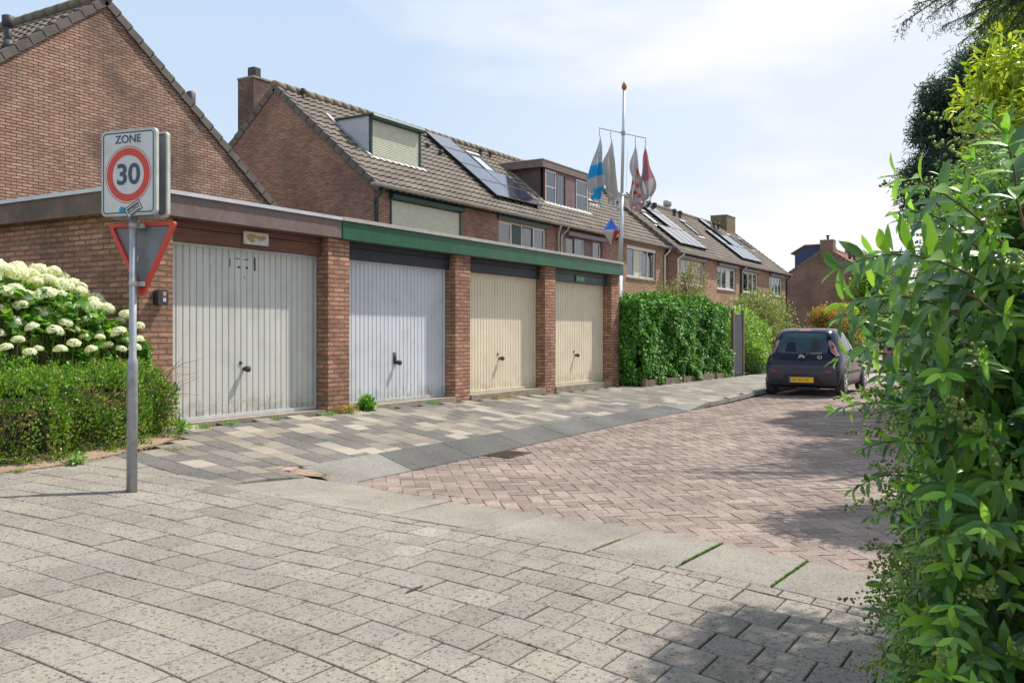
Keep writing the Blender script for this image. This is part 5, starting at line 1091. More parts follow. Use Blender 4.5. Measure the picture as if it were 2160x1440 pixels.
# broken paving patch beside the first kerb block, loose brick and edging stone
m = MB(); m.add([(6.30, 6.66, gz(6.3, 6.66)+.002), (6.48, 6.50, gz(6.48, 6.5)-.012), (6.78, 6.10, -.375), (6.87, 6.24, -.39), (6.87, 6.62, -.335), (6.6, 6.72, gz(6.6, 6.72)+.002)], [(0, 1, 2, 3, 4, 5)]); m.build('soil_patch', SOIL)['kind'] = 'structure'
m = MB(); m.fbox((6.60, 6.60, gz(6.6, 6.6)), (.9, .42, 0), (-.42, .9, 0), EZ, -.12, .11, -.06, .06, -.04, .012); tag(m.build('loose_brick', pm('pink_brick', (.42, .26, .22), (.34, .22, .19), scale=30, rough=.95), bevel=.004), 'pinkish brick lying in the broken patch beside the kerb blocks', 'brick')
m = MB(); m.prism([(-.10, -.05), (.10, -.06), (.12, .05), (-.09, .06)], (6.50, 8.32, gz(6.5, 8.3)), EX, EY, EZ, -.02, .095); tag(m.build('edging_stone', CONC, bevel=.012), 'weathered stone at the garage corner beside the box hedge', 'stone')
m = MB(); m.prism([(-.10, -.012), (.06, -.016), (.10, .006), (-.02, .014)], (4.26, 3.26, -.4485), EX, EY, EZ, 0, .0035); tag(m.build('rubber_scrap', CARM['tyre']), 'small dark scrap of rubber lying on the path tiles', 'scrap')
# ------------------------------------------------------------------ plants
G1 = [(.055, .13, .02), (.08, .19, .025), (.11, .24, .035), (.04, .10, .02)]
def hedge_box():
    """clipped low hedge running diagonally to the garage corner"""
    T_ = thing('box_hedge', 'low clipped green hedge with dry brown patches below the hydrangeas', 'hedge', (5.0, 8.2, -.1))
    cl = [(1.8, 8.26), (4.7, 8.26), (5.5, 8.40), (6.1, 8.52), (6.42, 8.60)]; n = 62000
    cl = np.array(cl); seg = np.linalg.norm(np.diff(cl, axis=0), axis=1); cum = np.concatenate([[0], np.cumsum(seg)])
    s = rng.random(n)**.8*cum[-1]; cx = np.interp(s, cum, cl[:, 0]); cy = np.interp(s, cum, cl[:, 1])
    i = np.clip(np.searchsorted(cum, s)-1, 0, len(seg)-1); d = np.diff(cl, axis=0)[i]; d = nrm(d); pr = np.stack([d[:, 1], -d[:, 0]], 1)   # toward the viewer
    th = rng.uniform(-.15, math.pi*.98, n); H = .80+.03*np.sin(s*5)+.02*np.sin(s*13+1)-.10*np.clip((s-(cum[-1]-.3))/.5, 0, 1); w_ = .52+.05*np.sin(s*7)-.10*np.clip((s-(cum[-1]-.6))/.6, 0, 1)
    e = .55; cc = np.sign(np.cos(th))*np.abs(np.cos(th))**e; ss = np.abs(np.sin(th))**e*np.sign(np.sin(th))
    lump = 1+.06*np.sin(s*11+th*4)+.05*np.sin(s*23-th*7)+.04*np.sin(s*37+th*13); rad = lump*(1-.22*rng.random(n)**2)
    Pz = np.maximum(.02, .12+(H-.12)*ss*rad); Px = cx+pr[:, 0]*w_*cc*rad; Py = cy+pr[:, 1]*w_*cc*rad
    lowm = (cc > .35) & (rng.random(n) < .38); Pz = np.where(lowm, rng.uniform(0, .5, n), Pz)
    P = np.stack([Px, Py, Pz-.09], 1)
    endm = s > cum[-1]-.02
    nor = np.stack([pr[:, 0]*cc, pr[:, 1]*cc, ss*.8], 1); A = nrm(nor*.7+rng.normal(size=(n, 3))*.55+(0, 0, .45))
    # brown bald patches
    pat = (np.sin(s*2.6+1.2)*np.sin(Pz*9+s*1.7)+.35*np.sin(s*9)*np.sin(Pz*17)); dead = (pat > .50) & (cc > .15) & (Pz < .62) & (s > 1.2)
    keep = ~(dead & (rng.random(n) < .50)); col = tints(n, [(.075, .18, .02), (.11, .25, .025), (.16, .31, .03), (.045, .12, .02), (.22, .30, .03)], .3)
    low = Pz < .22; dr = tints(n, [(.36, .25, .11), (.28, .19, .09), (.42, .32, .15)], .2); sel = (dead & (rng.random(n) < .38)) | (low & (rng.random(n) < .12)) | (rng.random(n) < .035)
    col[sel] = dr[sel]
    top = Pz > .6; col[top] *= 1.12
    scatter('foliage', T_SM, P[keep], A[keep], rdir(n)[keep]+nor[keep], (rng.uniform(.022, .040, n))[keep], col[keep], LEAF, T_)
    m = MB(); rd = random.Random(3)
    for k in range(420):
        ss_ = rd.random()**.8*cum[-1]; c = np.array([np.interp(ss_, cum, cl[:, 0]), np.interp(ss_, cum, cl[:, 1])]); j = min(len(seg)-1, max(0, int(np.searchsorted(cum, ss_)-1))); dd = nrm(np.diff(cl, axis=0)[j]); p_ = np.array([dd[1], -dd[0]])
        b = Vector((c[0]+p_[0]*rd.uniform(0, .3), c[1]+p_[1]*rd.uniform(0, .3), rd.uniform(0, .1))); e_ = Vector((c[0]+p_[0]*rd.uniform(.2, .52)+rd.uniform(-.15, .15), c[1]+p_[1]*rd.uniform(.2, .52), rd.uniform(.2, .70)))
        mid = b.lerp(e_, .5)+Vector((rd.uniform(-.06, .06), rd.uniform(-.06, .06), .03)); m.tube([b, mid, e_], [.006, .004, .0015], 4, cap=False)
    for k in range(14):   # bare stray shoots at the right end
        b = Vector((6.45, 8.3, .30+.025*k)); e_ = b+Vector((rd.uniform(.1, .4), rd.uniform(-.2, .1), rd.uniform(.0, .3))); m.tube([b, b.lerp(e_, .5)+EZ*.04, e_], [.006, .004, .0015], 4, cap=False)
    m.build('dry_twigs', DRY, T_)
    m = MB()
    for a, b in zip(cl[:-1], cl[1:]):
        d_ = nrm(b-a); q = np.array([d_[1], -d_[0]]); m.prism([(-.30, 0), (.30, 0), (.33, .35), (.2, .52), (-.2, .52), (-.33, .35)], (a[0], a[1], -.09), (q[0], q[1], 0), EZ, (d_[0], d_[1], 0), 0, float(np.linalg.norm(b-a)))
    m.build('dark_twig_core', pm('hedge_core', (.045, .04, .02), (.02, .03, .01), scale=30, rough=1), T_)  # solid dark stand-in for inner twigs and the shade between the leaves
hedge_box()
def hydrangea():
    T_ = thing('hydrangea', 'large hydrangea bush full of creamy white flower domes against the garage side wall', 'shrub', (5.2, 9.4, 0))
    # top height as a function of position across the bush (u along X)
    def top(x, y): return np.interp(x, [2.5, 5.0, 5.6, 5.95, 6.2, 6.4, 6.6], [1.74, 1.72, 1.64, 1.52, 1.36, 1.18, 1.04])-(.5*(np.maximum(0, 8.95-y)))+.04*np.sin(x*7)*np.cos(y*5)
    heads = []; rd = random.Random(11); tries = 0
    while len(heads) < 98 and tries < 30000:
        tries += 1; x = rd.uniform(4.7, 6.42); u = rd.random()
        if u < .36: y = rd.uniform(8.85, 9.5); z = float(top(x, y))-rd.uniform(-.03, .06)
        else:
            z = .84+(float(top(x, 9.0))-.9)*rd.random()**.7; y = 8.52+max(0, z-.75)*.34+rd.uniform(-.03, .06)
            if x > 6.3: y = min(y, 8.62)
        r = rd.uniform(.05, .10)*(1.2 if z > 1.25 else 1.0)
        if all((Vector((x, y, z))-Vector(h[:3])).length > (r+h[3])*(.80 if z > 1.3 else 1.12) for h in heads): heads.append((x, y, z, r))
    # one flower dome: florets over a flattened ball
    def dome(seed):
        rg = np.random.default_rng(seed); n = 430; d = nrm(rg.normal(size=(n*2, 3))); d = d[d[:, 2] > -.35][:n]; n = len(d); b = d*np.array((1, 1, .72))*(1+.06*rg.normal(size=(n, 1))); b[:, 2] += .1
        t = np.cross(d, nrm(rg.normal(size=(n, 3)))); return b, d, t
    protos = []
    for sd in range(4):
        b, d, t = dome(sd); cols = tints(len(b), [(.84, .84, .74), (.76, .78, .62), (.88, .88, .82), (.62, .66, .46)], .1)
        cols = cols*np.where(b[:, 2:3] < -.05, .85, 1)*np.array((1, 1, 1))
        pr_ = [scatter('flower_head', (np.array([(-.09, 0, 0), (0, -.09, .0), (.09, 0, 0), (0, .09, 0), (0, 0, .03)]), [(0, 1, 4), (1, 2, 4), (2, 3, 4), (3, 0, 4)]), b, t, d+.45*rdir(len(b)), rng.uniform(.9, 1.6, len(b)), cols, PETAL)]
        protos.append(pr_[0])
    for k, (x, y, z, r) in enumerate(heads):
        o = protos[k] if k < 4 else protos[k % 4].copy()
        if k >= 4: link(o)
        o.parent = T_; o.location = Vector((x, y, z))-offset_of(T_); o.scale = (r, r, r*rd.uniform(.85, 1.1)); o.rotation_euler = (rd.uniform(-.35, .35), rd.uniform(-.35, .35), rd.uniform(0, 6))
    n = 12000; x = rng.uniform(3.4, 6.5, n); y = rng.uniform(8.62, 10.4, n); y = np.where(x > 6.38, np.minimum(y, 8.66), y); tp = top(x, y)-.09; z = tp*(1-rng.random(n)**1.5*.6); z = np.where(y > 9.2, tp*(1-.2*rng.random(n)**2), z)
    ok = (z > .45) & ((y-8.62)*1.0+.55 > (z-.6)*.4); P = np.stack([x, y, z], 1)[ok]; n = len(P); A = nrm(rng.normal(size=(n, 3))*(1, 1, .3)+(-.1, -.8, -.15)); Nn = nrm(rng.normal(size=(n, 3))*.5+(0, -.35, .9))
    scatter('foliage', T_BROAD, P, A, Nn, rng.uniform(.06, .12, n), tints(n, [(.08, .21, .02), (.12, .30, .03), (.17, .37, .04), (.06, .15, .03), (.26, .40, .03)], .2), LEAF, T_, smooth=True)
    m = MB()
    for k, (x, y, z, r) in enumerate(heads):
        m.tube([(x*.9+.5, max(8.75, y), .05), (x, y+.05, z*.6), (x, y, z)], [.007, .005, .004], 5, cap=False)
    for k in range(120):
        x, y = rd.uniform(4.3, 6.3), rd.uniform(8.7, 9.2); m.tube([(x, y+.1, .02), (x+rd.uniform(-.1, .1), y, .6), (x+rd.uniform(-.2, .2), y-.05, rd.uniform(.8, 1.35))], [.007, .005, .003], 5, cap=False)
    m.build('stems', TWIG, T_)
hydrangea()
def ivy_hedge():
    T_ = thing('ivy_hedge', 'tall glossy ivy hedge growing over a low timber edging beside the garages', 'hedge', (22.3, 8.6, -.15))
    x0, x1, y0, y1, zt = 19.12, 25.55, 8.32, 9.15, 1.84; n = 44000
    u = rng.random(n); P = np.zeros((n, 3)); nor = np.zeros((n, 3))
    a = u < .70; k = a.sum(); P[a] = np.stack([rng.uniform(x0, x1, k), np.full(k, y0), rng.uniform(-.10, zt, k)], 1); nor[a] = (0, -1, 0)
    b = (u >= .70) & (u < .88); k = b.sum(); P[b] = np.stack([rng.uniform(x0, x1, k), rng.uniform(y0, y1, k), np.full(k, zt)], 1); nor[b] = (0, 0, 1)
    c = (u >= .88) & (u < .96); k = c.sum(); P[c] = np.stack([np.full(k, x0), rng.uniform(y0, y1, k), rng.uniform(-.1, zt, k)], 1); nor[c] = (-1, 0, 0)
    d = u >= .96; k = d.sum(); P[d] = np.stack([np.full(k, x1), rng.uniform(y0, y1, k), rng.uniform(.5, zt, k)], 1); nor[d] = (1, 0, 0)
    lump = .08*np.sin(P[:, 0]*7.3+np.sin(P[:, 2]*6)*2)*np.sin(P[:, 2]*5.7+P[:, 0]*2)+.07*np.sin(P[:, 0]*2.3+P[:, 2]*1.9)+.06*np.sin(P[:, 0]*5.1-P[:, 2]*4.3+P[:, 1]*3)+.035*np.sin(P[:, 0]*11+P[:, 2]*9)
    P += nor*(lump[:, None]+rng.normal(size=(n, 1))*.045-.02*0); P[:, 2] -= .04*(P[:, 0]-x0)/(x1-x0)
    edge = (P[:, 2] > zt-.12) & a; P[edge, 1] += .05
    A = nrm(rng.normal(size=(n, 3))*.45+nor*.55+(0, 0, -.75)*(1-np.abs(nor[:, 2:3]))); Nn = nrm(nor+rng.normal(size=(n, 3))*.38+(0, 0, .35))
    scatter('foliage', T_IVY, P, A, Nn, rng.uniform(.045, .078, n), tints(n, [(.05, .17, .018), (.075, .23, .022), (.12, .32, .035), (.03, .11, .015), (.20, .40, .05)], .3, [.3, .28, .2, .12, .10]), LEAFI, T_)
    m = MB(); m.box(x0+.12, x1-.1, y0+.12, y1-.1, -.1, zt-.14); m.build('dark_twig_core', MATS['hedge_core'], T_)  # dark filler block, its colour gives the shade inside the ivy
    for X in (19.15, 20.35, 21.55, 22.8, 24.0, 25.4):
        m = MB(); m.box(X-.045, X+.045, y0-.20, y0-.12, -.4, zs(X)+.16); m.build('edging_post', TIMBER, T_)
    for a_, b_ in ((19.2, 20.3), (20.4, 21.5), (21.6, 22.75), (22.85, 23.95), (24.05, 25.35)):
        m = MB(); m.box(a_, b_, y0-.165, y0-.13, -.4, zs(a_)+.12); m.build('edging_board', TIMBER, T_)
    g = thing('garden_gate', 'narrow dark grey slatted gate at the right end of the ivy hedge', 'gate', (26.1, 8.25, -.2))
    GD = pm('gate_dark', (.045, .05, .055), (.06, .065, .07), rough=.7, scale=5)
    for X in (25.68, 26.62): m = MB(); m.box(X-.04, X+.04, 8.2, 8.28, -.4, 1.75); m.build('gate_post', TIMBER, g)
    m = MB()
    for k in range(7): m.box(25.74+k*.118, 25.74+k*.118+.112, 8.23, 8.25, -.15, 1.62)
    m.box(25.73, 26.57, 8.25, 8.28, .1, .2); m.box(25.73, 26.57, 8.25, 8.28, 1.2, 1.3); m.build('gate_boards', GD, g)
ivy_hedge()
def bush(name, label, cat, c, r, n, leaf, cols, mat=LEAF, K=26, cr=.38, T=T_SM, inner=.5, wts=None, trunk=None, group=None, topcol=None, up=.35, parts='foliage', limbs=7, seed=1):
    base = (c[0], c[1], zs(c[0])-.02); T_ = thing(name, label, cat, base, group)
    C_, Rr = ellipsoid_clumps(c, r, K, cr, inner); Rr = Rr[:, None]*np.array([min(r)/max(.01, min(r))]*3); P, d = clump_cloud(C_, Rr*min(1, 1), n)
    ok = P[:, 2] > base[2]+.03; P = P[ok]; d = d[ok]; n = len(P); cc = tints(n, cols, .25, wts)
    if topcol is not None:
        rel = (P[:, 2]-c[2])/r[2]+.25*rng.normal(size=n)+.2*((P[:, 1]-c[1])/-r[1]); t = rel > .35; k = tints(n, topcol, .2); cc[t] = k[t]
    A = nrm(d*.6+rng.normal(size=(n, 3))*.6+(0, 0, up)); scatter(parts, T, P, A, rdir(n)+np.array((0, 0, .7)), rng.uniform(.7, 1.25, n)*leaf, cc, mat, T_)
    top = (c[0], c[1], c[2]+r[2]*.3); sel = [tuple(C_[i]) for i in rng.choice(K, min(K, limbs), replace=False)]
    trunk_limbs(T_, base, top, trunk or .05, sel, seed=seed); return T_
VAR = [(.16, .24, .07), (.30, .36, .16), (.10, .18, .04), (.42, .44, .26)]
bush('shrub', 'light green variegated shrub just right of the ivy hedge gate', 'shrub', (28.6, 8.9, .62), (1.6, .9, 1.0), 16000, .085, [(.12, .26, .03), (.20, .36, .05), (.30, .42, .12), (.45, .48, .32)], K=24, cr=.42, wts=[.35, .35, .2, .1])
bush('shrub', 'small dark clipped shrub at the feet of the variegated shrub', 'shrub', (27.8, 8.25, .02), (.5, .35, .35), 2500, .045, [(.03, .09, .02), (.045, .12, .025)], K=10, cr=.2)
bush('shrub', 'yellowish low shrub behind the left side of the dark blue car', 'shrub', (29.6, 8.1, .05), (.6, .4, .4), 2200, .06, [(.30, .26, .05), (.36, .24, .06), (.14, .22, .04)], K=10, cr=.22)
bush('shrub', 'wide olive shrub with pale twigs below the far terrace windows', 'shrub', (33.4, 9.8, 1.30), (1.7, 1.0, 1.32), 20000, .085, [(.15, .20, .05), (.22, .26, .09), (.36, .37, .20), (.10, .15, .04)], K=48, cr=.5, inner=.4, wts=[.35, .3, .12, .23], limbs=14)
bush('photinia', 'round photinia with orange-red leaf tips behind the parked car', 'shrub', (42.3, 9.1, .95), (1.9, 1.15, 1.45), 26000, .10, [(.05, .11, .025), (.08, .16, .03), (.18, .24, .06), (.34, .18, .06)], K=46, cr=.42, wts=[.42, .38, .16, .04], topcol=[(.50, .17, .04), (.48, .22, .06), (.14, .22, .04), (.45, .24, .10), (.24, .24, .05)], limbs=12)
bush('shrub', 'small bright green shrub beside the dark timber fence up the street', 'shrub', (44.5, 8.4, .25), (1.0, .7, .8), 4500, .09, [(.10, .22, .03), (.16, .30, .05)], K=16, cr=.32)
bush('tree', 'light green tree in front of the brown end house', 'tree', (57, 10.0, 2.2), (1.8, 1.7, 2.3), 18000, .15, [(.12, .24, .03), (.20, .34, .05), (.08, .16, .03)], K=40, cr=.65, trunk=.14, limbs=16)
bush('tree', 'grey-green thin tree close to the brown gable', 'tree', (66, 11.6, 4.1), (2.3, 2.0, 2.2), 8000, .15, [(.12, .15, .07), (.17, .20, .10), (.09, .12, .05)], K=34, cr=.5, trunk=.13, limbs=20, inner=.6)
bush('tree', 'dark green garden tree low behind the red car', 'tree', (60, 8.2, 1.0), (3.0, 1.8, 1.8), 9000, .15, [(.05, .13, .03), (.09, .2, .04)], K=30, cr=.65, trunk=.1)
bush('tree', 'airy willow-like tree showing its branches above the ivy hedge', 'tree', (34.6, 13.2, 2.55), (3.1, 1.3, 1.35), 5200, .085, [(.15, .17, .05), (.22, .22, .08), (.12, .12, .06)], K=42, cr=.36, inner=.25, trunk=.09, limbs=34, T=T_LEAF, seed=4)
bush('conifer', 'small dark pointed conifer top peeking over the ivy hedge', 'conifer', (24.9, 11.2, 1.4), (.45, .45, 1.15), 2600, .10, [(.05, .12, .04), (.08, .16, .05)], K=22, cr=.16, T=T_NEED, mat=LEAFD)
# low timber fence far up the street
fe = thing('timber_fence', 'dark stepped timber fence behind the parked car', 'fence', (46, 8.3, -.3))
for k in range(5): m = MB(); m.box(42.2, 49.5, 8.28, 8.32, -.3+k*.24, -.3+k*.24+.2); m.build('fence_board', TIMBER, fe)
for X in (42.2, 45.8, 49.4): m = MB(); m.box(X-.06, X+.06, 8.33, 8.43, -.6, 1.0); m.build('fence_post', TIMBER, fe)

# weeds in the joints
def weed(label, x, y, z, r, h, n, cols, group='weeds in the paving joints'):
    T_ = thing('weed', label, 'weed', (x, y, z), group); d = rdir(n); d[:, 2] = np.abs(d[:, 2])*.8+.15
    P = np.array((x, y, z))+d*np.array((r, r, h))*rng.random((n, 1))**.6; P[:, 2] = np.maximum(P[:, 2], z+.004)
    scatter('foliage', T_LEAF, P, nrm(d+rng.normal(size=(n, 3))*.4), rdir(n)+np.array((0, 0, 1)), rng.uniform(.5, 1.1, n)*max(.02, h*.55), tints(n, cols, .2), LEAF, T_)
    m = MB()
    for k in range(7): a = 6.28*k/7; m.tube([(x, y, z-.01), (x+r*.5*math.cos(a), y+r*.5*math.sin(a), z+h*.5)], [.003, .0015], 4)
    m.build('stems', TWIG, T_)
WG = [(.08, .22, .02), (.12, .30, .03), (.16, .36, .05)]; WB_ = [(.32, .20, .06), (.40, .26, .08), (.16, .22, .04)]
for a in [('tallest bright green weed tuft in front of the white garage door', 10.12, 8.60, .11, .17, 300, WG), ('flat green weed at the right end of the white door threshold', 11.72, 8.60, .14, .05, 200, WG),
          ('green weed at the foot of the first brick pier', 9.25, 8.50, .13, .05, 220, WG), ('rusty brown weed at the foot of the first brick pier', 9.68, 8.56, .17, .09, 340, WB_),
          ('small green weed before the middle of the grey door', 8.28, 8.50, .09, .04, 110, WG), ('low green weed left of centre before the grey door', 7.55, 8.50, .13, .05, 180, WG),
          ('leafy weed under the left edge of the grey door', 7.12, 8.45, .12, .05, 160, WG), ('green weed clump beside the box hedge end', 6.72, 8.45, .15, .13, 320, WG),
          ('flat spreading weed on the path edge below the box hedge', 6.10, 7.68, .18, .035, 220, [(.14, .20, .05), (.10, .2, .03)]), ('single upright light green seedling at the soil edge', 5.0, 7.62, .05, .11, 90, WG),
          ('tiny weed in a checkered tile joint', 7.15, 7.60, .10, .02, 80, WG), ('dry brown weed line before the third garage', 13.6, 8.58, .5, .06, 460, WB_), ('green weed sprig before the second cream door', 15.0, 8.6, .1, .05, 80, WG),
          ('moss-green weed in the hollow by the first kerb block', 6.76, 6.36, .12, .02, 200, [(.14, .17, .05), (.22, .18, .07)]), ('yellow-green seedling at the far left soil edge', 4.45, 7.60, .05, .05, 60, [(.2, .32, .04)])]:
    weed(a[0], a[1], a[2], gz(a[1], a[2]), *a[3:])

# grass blades in a few path joints
def joint_line(lab, p0, p1, n): moss(lab, p0, p1, .006, n, h=.010, group='moss lines in the path joints')
joint_line('moss line in a path joint near the bottom centre', (3.60, 2.37), (3.86, 2.36), 160)
joint_line('moss line in a path joint below the kerb stones', (4.32, 1.64), (4.52, 1.64), 140)
joint_line('moss line at the edge of the near tree shadow', (4.80, 1.95), (5.0, 1.94), 120)

# ------------------------------------------------------------------ near privet hedge on the right, and trees over it
F_ = Vector((CC, SA, 0)); RT = Vector((SA, -CC, 0))
def cw(r, f, z): p = RT*r+F_*f; return np.array((p.x, p.y, z))
def privet():
    T_ = thing('privet_hedge', 'tall privet hedge with glossy leaves and green buds filling the right foreground', 'hedge', tuple(cw(1.7, 3.0, -.45)))
    rd = random.Random(21); LP = []; LA = []; LN = []; LS = []; LC = []; stems = MB(); stems.smooth = True; BP = []
    def shoot(p, d, Ln, ls, droop=.5, bright=1.0, bud=False):
        p = np.array(p, float); d = nrm(np.array(d, float)); nseg = max(4, int(Ln/.0225)); st = Ln/nseg; pts = [p.copy()]; ph = rd.choice((0, 1.57)); side0 = nrm(np.cross(d, (0, 0, 1))+1e-6)
        for i in range(nseg):
            t = i/nseg; d = nrm(d+np.array((rd.gauss(0, .05), rd.gauss(0, .05), -droop*.09*(t+.3)))); p = p+d*st; pts.append(p.copy())
            side = nrm(np.cross(d, (0, 0, 1))+1e-6); upv = np.cross(side, d); a = ph+(i % 2)*1.57; ax = side*math.cos(a)+upv*math.sin(a); s_ = ls*(.75+.5*math.sin(math.pi*min(1, t*1.0+.15)))*rd.uniform(.8, 1.15)
            if t < .08: continue
            for sg in (-1, 1):
                q = ax*sg; la = nrm(q*.85+d*.65+np.array((0, 0, -.12))+rng.normal(size=3)*.12); nn = nrm(np.cross(la, np.cross(d, la)+1e-6)+np.array((0, 0, .8))); LP.append(p); LA.append(la); LN.append(nn); LS.append(s_)
                c = np.array(rd.choice([(.045, .115, .02), (.07, .16, .025), (.105, .22, .03), (.16, .29, .035), (.035, .095, .03)]))*(1+.8*t*t)*bright*rd.uniform(.8, 1.2); LC.append(c)
        LP.append(p); LA.append(d); LN.append(nrm(np.array((rd.gauss(0, .5), rd.gauss(0, .5), 1.)))); LS.append(ls*.7); LC.append(np.array((.16, .32, .04))*bright)
        stems.tube([Vector(q) for q in pts[::2]], [.0025*(1-.6*i/len(pts[::2])) for i in range(len(pts[::2]))], 5, cap=False)
        if bud:
            for k in range(26):
                t = k/26; BP.append(p+d*t*.09+rng.normal(size=3)*.010*(1.3-t)*np.array((1.4, 1.4, 1)))
    # hedge body, its outline bulging low and leaning back toward the top
    def edge_r(f, z):
        yy = 706-(z-1.03)/f*1934; px = np.interp(yy, [200, 250, 330, 450, 600, 700, 900, 1100, 1300, 1500], [2215, 2165, 2110, 2050, 1995, 1965, 1955, 1965, 1940, 1925]); return (px-1080)/1934*f
    for k in range(3600):
        f = 1.55+3.2*rd.random(); z = rd.uniform(-.42, 1.02+.15*f); e = edge_r(f, z)
        if rd.random() < .70: r_ = e+abs(rd.gauss(0, .07))*f*.5+.02; d = -.8*RT+rd.uniform(-.8, .5)*F_+Vector((0, 0, rd.uniform(.0, .8)))
        else: r_ = e+rd.uniform(.1, .6); d = -.4*RT-.6*F_*rd.uniform(.2, 1.2)+Vector((0, 0, rd.uniform(.1, 1.0)))
        Ln = rd.uniform(.14, .28)
        if z > .9+.1*f: d = d+Vector((0, 0, .6))
        shoot(cw(r_+Ln*.55, f, z), d, Ln, rd.uniform(.030, .058), droop=rd.uniform(.4, 1.3), bright=rd.uniform(.7, 1.5), bud=rd.random() < .26)
    for k in range(620):
        f = rd.uniform(1.45, 2.0); z = rd.uniform(.1, .98+.155*f); e = edge_r(f, z); r_ = e+rd.uniform(.02, .45)
        shoot(cw(r_+.05, f+.1, z), -.35*RT-.9*F_+Vector((0, 0, rd.uniform(-.1, .9))), rd.uniform(.12, .22), rd.uniform(.034, .054), droop=.8, bright=rd.uniform(.7, 1.5), bud=rd.random() < .32)
    # long arching shoots that leave the outline (target pixel of the tip, pixel of the root, depth)
    for (tx, ty, bx, by, f, Ls) in [(1800, 470, 2080, 600, 1.35, .060), (1815, 575, 2060, 690, 1.45, .056), (1950, 330, 2120, 520, 1.4, .056), (1905, 400, 2100, 560, 1.5, .05), (2105, 290, 2160, 480, 1.35, .05), (1860, 655, 2080, 760, 1.5, .052), (1812, 705, 2010, 800, 1.75, .046), (1800, 820, 2000, 900, 2.1, .045), (1808, 970, 1990, 1030, 2.2, .045),
                                   (1850, 900, 2010, 960, 2.0, .045), (1905, 500, 2120, 640, 1.6, .052), (1850, 1190, 2010, 1230, 2.1, .042), (1870, 1370, 2020, 1400, 2.1, .045), (1850, 1060, 2010, 1110, 2.2, .042), (1885, 760, 2060, 850, 1.6, .05), (1790, 620, 1990, 730, 1.7, .05), (1925, 440, 2080, 560, 1.9, .045), (1900, 560, 2100, 660, 1.4, .055),
                                   (1860, 480, 2060, 620, 1.7, .048)]:
        P2 = lambda x, y, ff: cw((x-1080)/1934*ff, ff, 1.03+(706-y)/1934*ff)
        a = P2(bx, by, f+.06); b = P2(tx, ty, f-.02); Ln = float(np.linalg.norm(b-a)); shoot(a, (b-a)+np.array((0, 0, .16*Ln)), Ln*1.04, Ls, droop=1.1*min(1, .3/Ln), bright=1.15)
    scatter('foliage', T_LEAF, np.array(LP), np.array(LA), np.array(LN), np.array(LS), np.array(LC), LEAFG, T_, smooth=True); stems.build('stems', TWIG, T_)
    n = len(BP); oc = (np.array([(1, 0, 0), (0, 1, 0), (-1, 0, 0), (0, -1, 0), (0, 0, 1), (0, 0, -1)])*.5, [(0, 1, 4), (1, 2, 4), (2, 3, 4), (3, 0, 4), (1, 0, 5), (2, 1, 5), (3, 2, 5), (0, 3, 5)])
    scatter('flower_buds', oc, np.array(BP), rdir(n), rdir(n), rng.uniform(.006, .010, n), tints(n, [(.26, .34, .08), (.32, .38, .12), (.20, .28, .06)], .2), LEAF, T_)
    m = MB(); 
    m2 = MB()
    for k in range(26):
        f = rd.uniform(1.6, 3.8); b = Vector(cw(edge_r(f, .3)+.45, f, -.47)); m2.tube([b, b+Vector((rd.uniform(-.1, .1), rd.uniform(-.1, .1), .9)), Vector(cw(edge_r(f, 1)+.35, f, 1.3))], [.018, .014, .006], 6)
    m2.build('branches', BARK, T_)
privet()
def leafy_tree(name, label, cat, c, r, n, leaf, cols, K, cr, T, mat, base, trunk, seed, wts=None, limbs=16, up=-.3, flat=1):
    T_ = thing(name, label, cat, base); C_, Rr = ellipsoid_clumps(c, r, K, cr, .45); P, d = clump_cloud(C_, np.repeat(Rr[:, None], 3, 1)*np.array((1, 1, flat)), n, shell=.35)
    n = len(P); A = nrm(d*.5+rng.normal(size=(n, 3))*.6+(0, 0, up)); scatter('foliage', T, P, A, rdir(n)+np.array((0, 0, .8)), rng.uniform(.75, 1.2, n)*leaf, tints(n, cols, .22, wts), mat, T_)
    trunk_limbs(T_, base, (c[0], c[1], c[2]+r[2]*.4), trunk, [tuple(C_[i]) for i in rng.choice(K, min(K, limbs), replace=False)], seed=seed); return T_
YG = [(.28, .38, .03), (.36, .45, .04), (.45, .52, .06), (.16, .27, .03)]
leafy_tree('tree', 'yellow-green young tree rising above the privet hedge', 'tree', (9.98, .05, 3.05), (.82, .85, .95), 15000, .10, YG, 52, .32, T_LEAF, LEAF, (10.1, -.3, -.5), .05, 3, [.3, .35, .2, .15])
CG = [(.05, .11, .08), (.07, .14, .09), (.035, .08, .06), (.11, .18, .10)]
T2 = T_NEED
leafy_tree('conifer', 'tall dark blue-green conifer behind the yellow-green tree', 'conifer', (19.2, 1.25, 4.2), (1.45, 1.45, 2.7), 120000, .115, CG, 130, .34, T2, LEAFD, (19.4, .9, -.4), .18, 5, limbs=24)
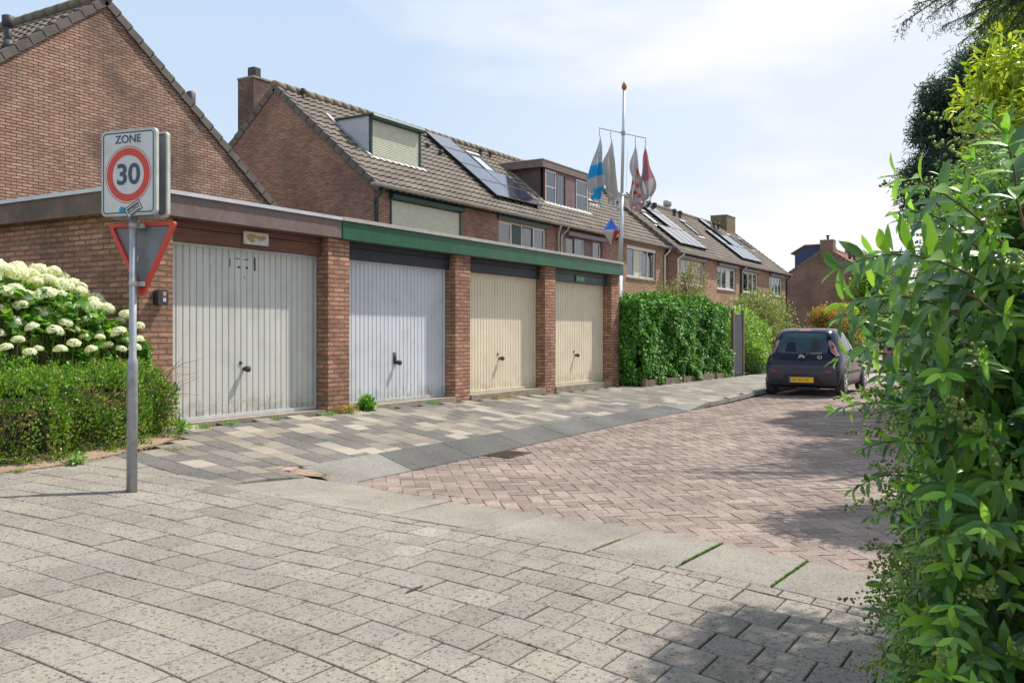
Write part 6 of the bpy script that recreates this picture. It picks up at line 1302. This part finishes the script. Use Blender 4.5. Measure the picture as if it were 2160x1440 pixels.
def drooping():
    """dark spreading conifer bough reaching in over the top right"""
    base = cw(8.4, 12.8, -.5); T_ = thing('conifer', 'spiky hanging conifer boughs at the top right corner', 'conifer', tuple(base)); P = []; A = []; m = MB(); m.smooth = True; rd = random.Random(9)
    top = cw(8.4, 12.8, 8.4); m.tube([Vector(base), Vector(top)], [.20, .06], 8)
    P2 = lambda x, y, ff: cw((x-1080)/1934*ff, ff, 1.03+(706-y)/1934*ff)
    for (tx, ty, f) in [(1905, 48, 8.0), (1930, 10, 8.3), (1965, 30, 7.8), (1990, 55, 8.4), (2020, 95, 8.2), (2060, 60, 8.1), (1985, -30, 8.1), (2100, 100, 8.5), (1950, -20, 7.7), (2050, 10, 7.9), (2140, 60, 8.3), (2090, 20, 8.6), (2120, 130, 8.8), (2035, 45, 8.6), (2130, 0, 8.2), (2040, -60, 8.3), (2150, 110, 8.2)]:
        s = cw(8.4, 12.8, 6.3+rd.uniform(-.9, 1.2)); f += 4.2; e = P2(tx, ty, f); pts = [s*(1-t)+e*t+np.array((0, 0, .55*math.sin(math.pi*t)*(1-t*.5))) for t in np.linspace(0, 1, 9)]; m.tube([Vector(p) for p in pts], [.03*(1-.9*t)+.003 for t in np.linspace(0, 1, 9)], 5)
        for k in range(90):
            t = rd.uniform(.25, 1); p = np.array([np.interp(t, np.linspace(0, 1, 9), [q[j] for q in pts]) for j in range(3)]); d = nrm(np.array((rd.gauss(0, 1), rd.gauss(0, 1), -1.2))+nrm(e-s)*1.0); Ls = rd.uniform(.12, .38)
            for q in range(9): P.append(p+d*Ls*q/9); A.append(nrm(d*.8+rng.normal(size=3)*.6))
    n = len(P); scatter('foliage', T_NEED, np.array(P), np.array(A), rdir(n), rng.uniform(.04, .075, n), tints(n, CG, .25), LEAFD, T_); m.build('trunk', BARK, T_)
drooping()
# further trees of the same garden, right of the picture, whose crowns shade the road and path
def shade_tree(label, gx, gy, h, r, n, leaf, K, cr, flat=.8):
    g = Vector((gx, gy, gz(gx, gy))); c = g+SUN_H*((h-g.z)/math.tan(SUN_EL)); c.z = h
    return leafy_tree('tree', label, 'tree', tuple(c), r, n, leaf, YG, K, cr, T_LEAF, LEAF, (c.x+.5, c.y-1.6, -.5), .06, 17, limbs=10, flat=flat)
shade_tree('young tree whose shade falls on the path at the bottom right corner', 4.35, 1.12, 4.3, (.92, .62, .40), 3900, .08, 34, .20)
shade_tree('garden tree whose shade darkens the brick road before the parked car', 13.5, 2.1, 6.5, (3.0, 1.0, 1.2), 16000, .13, 44, .50)
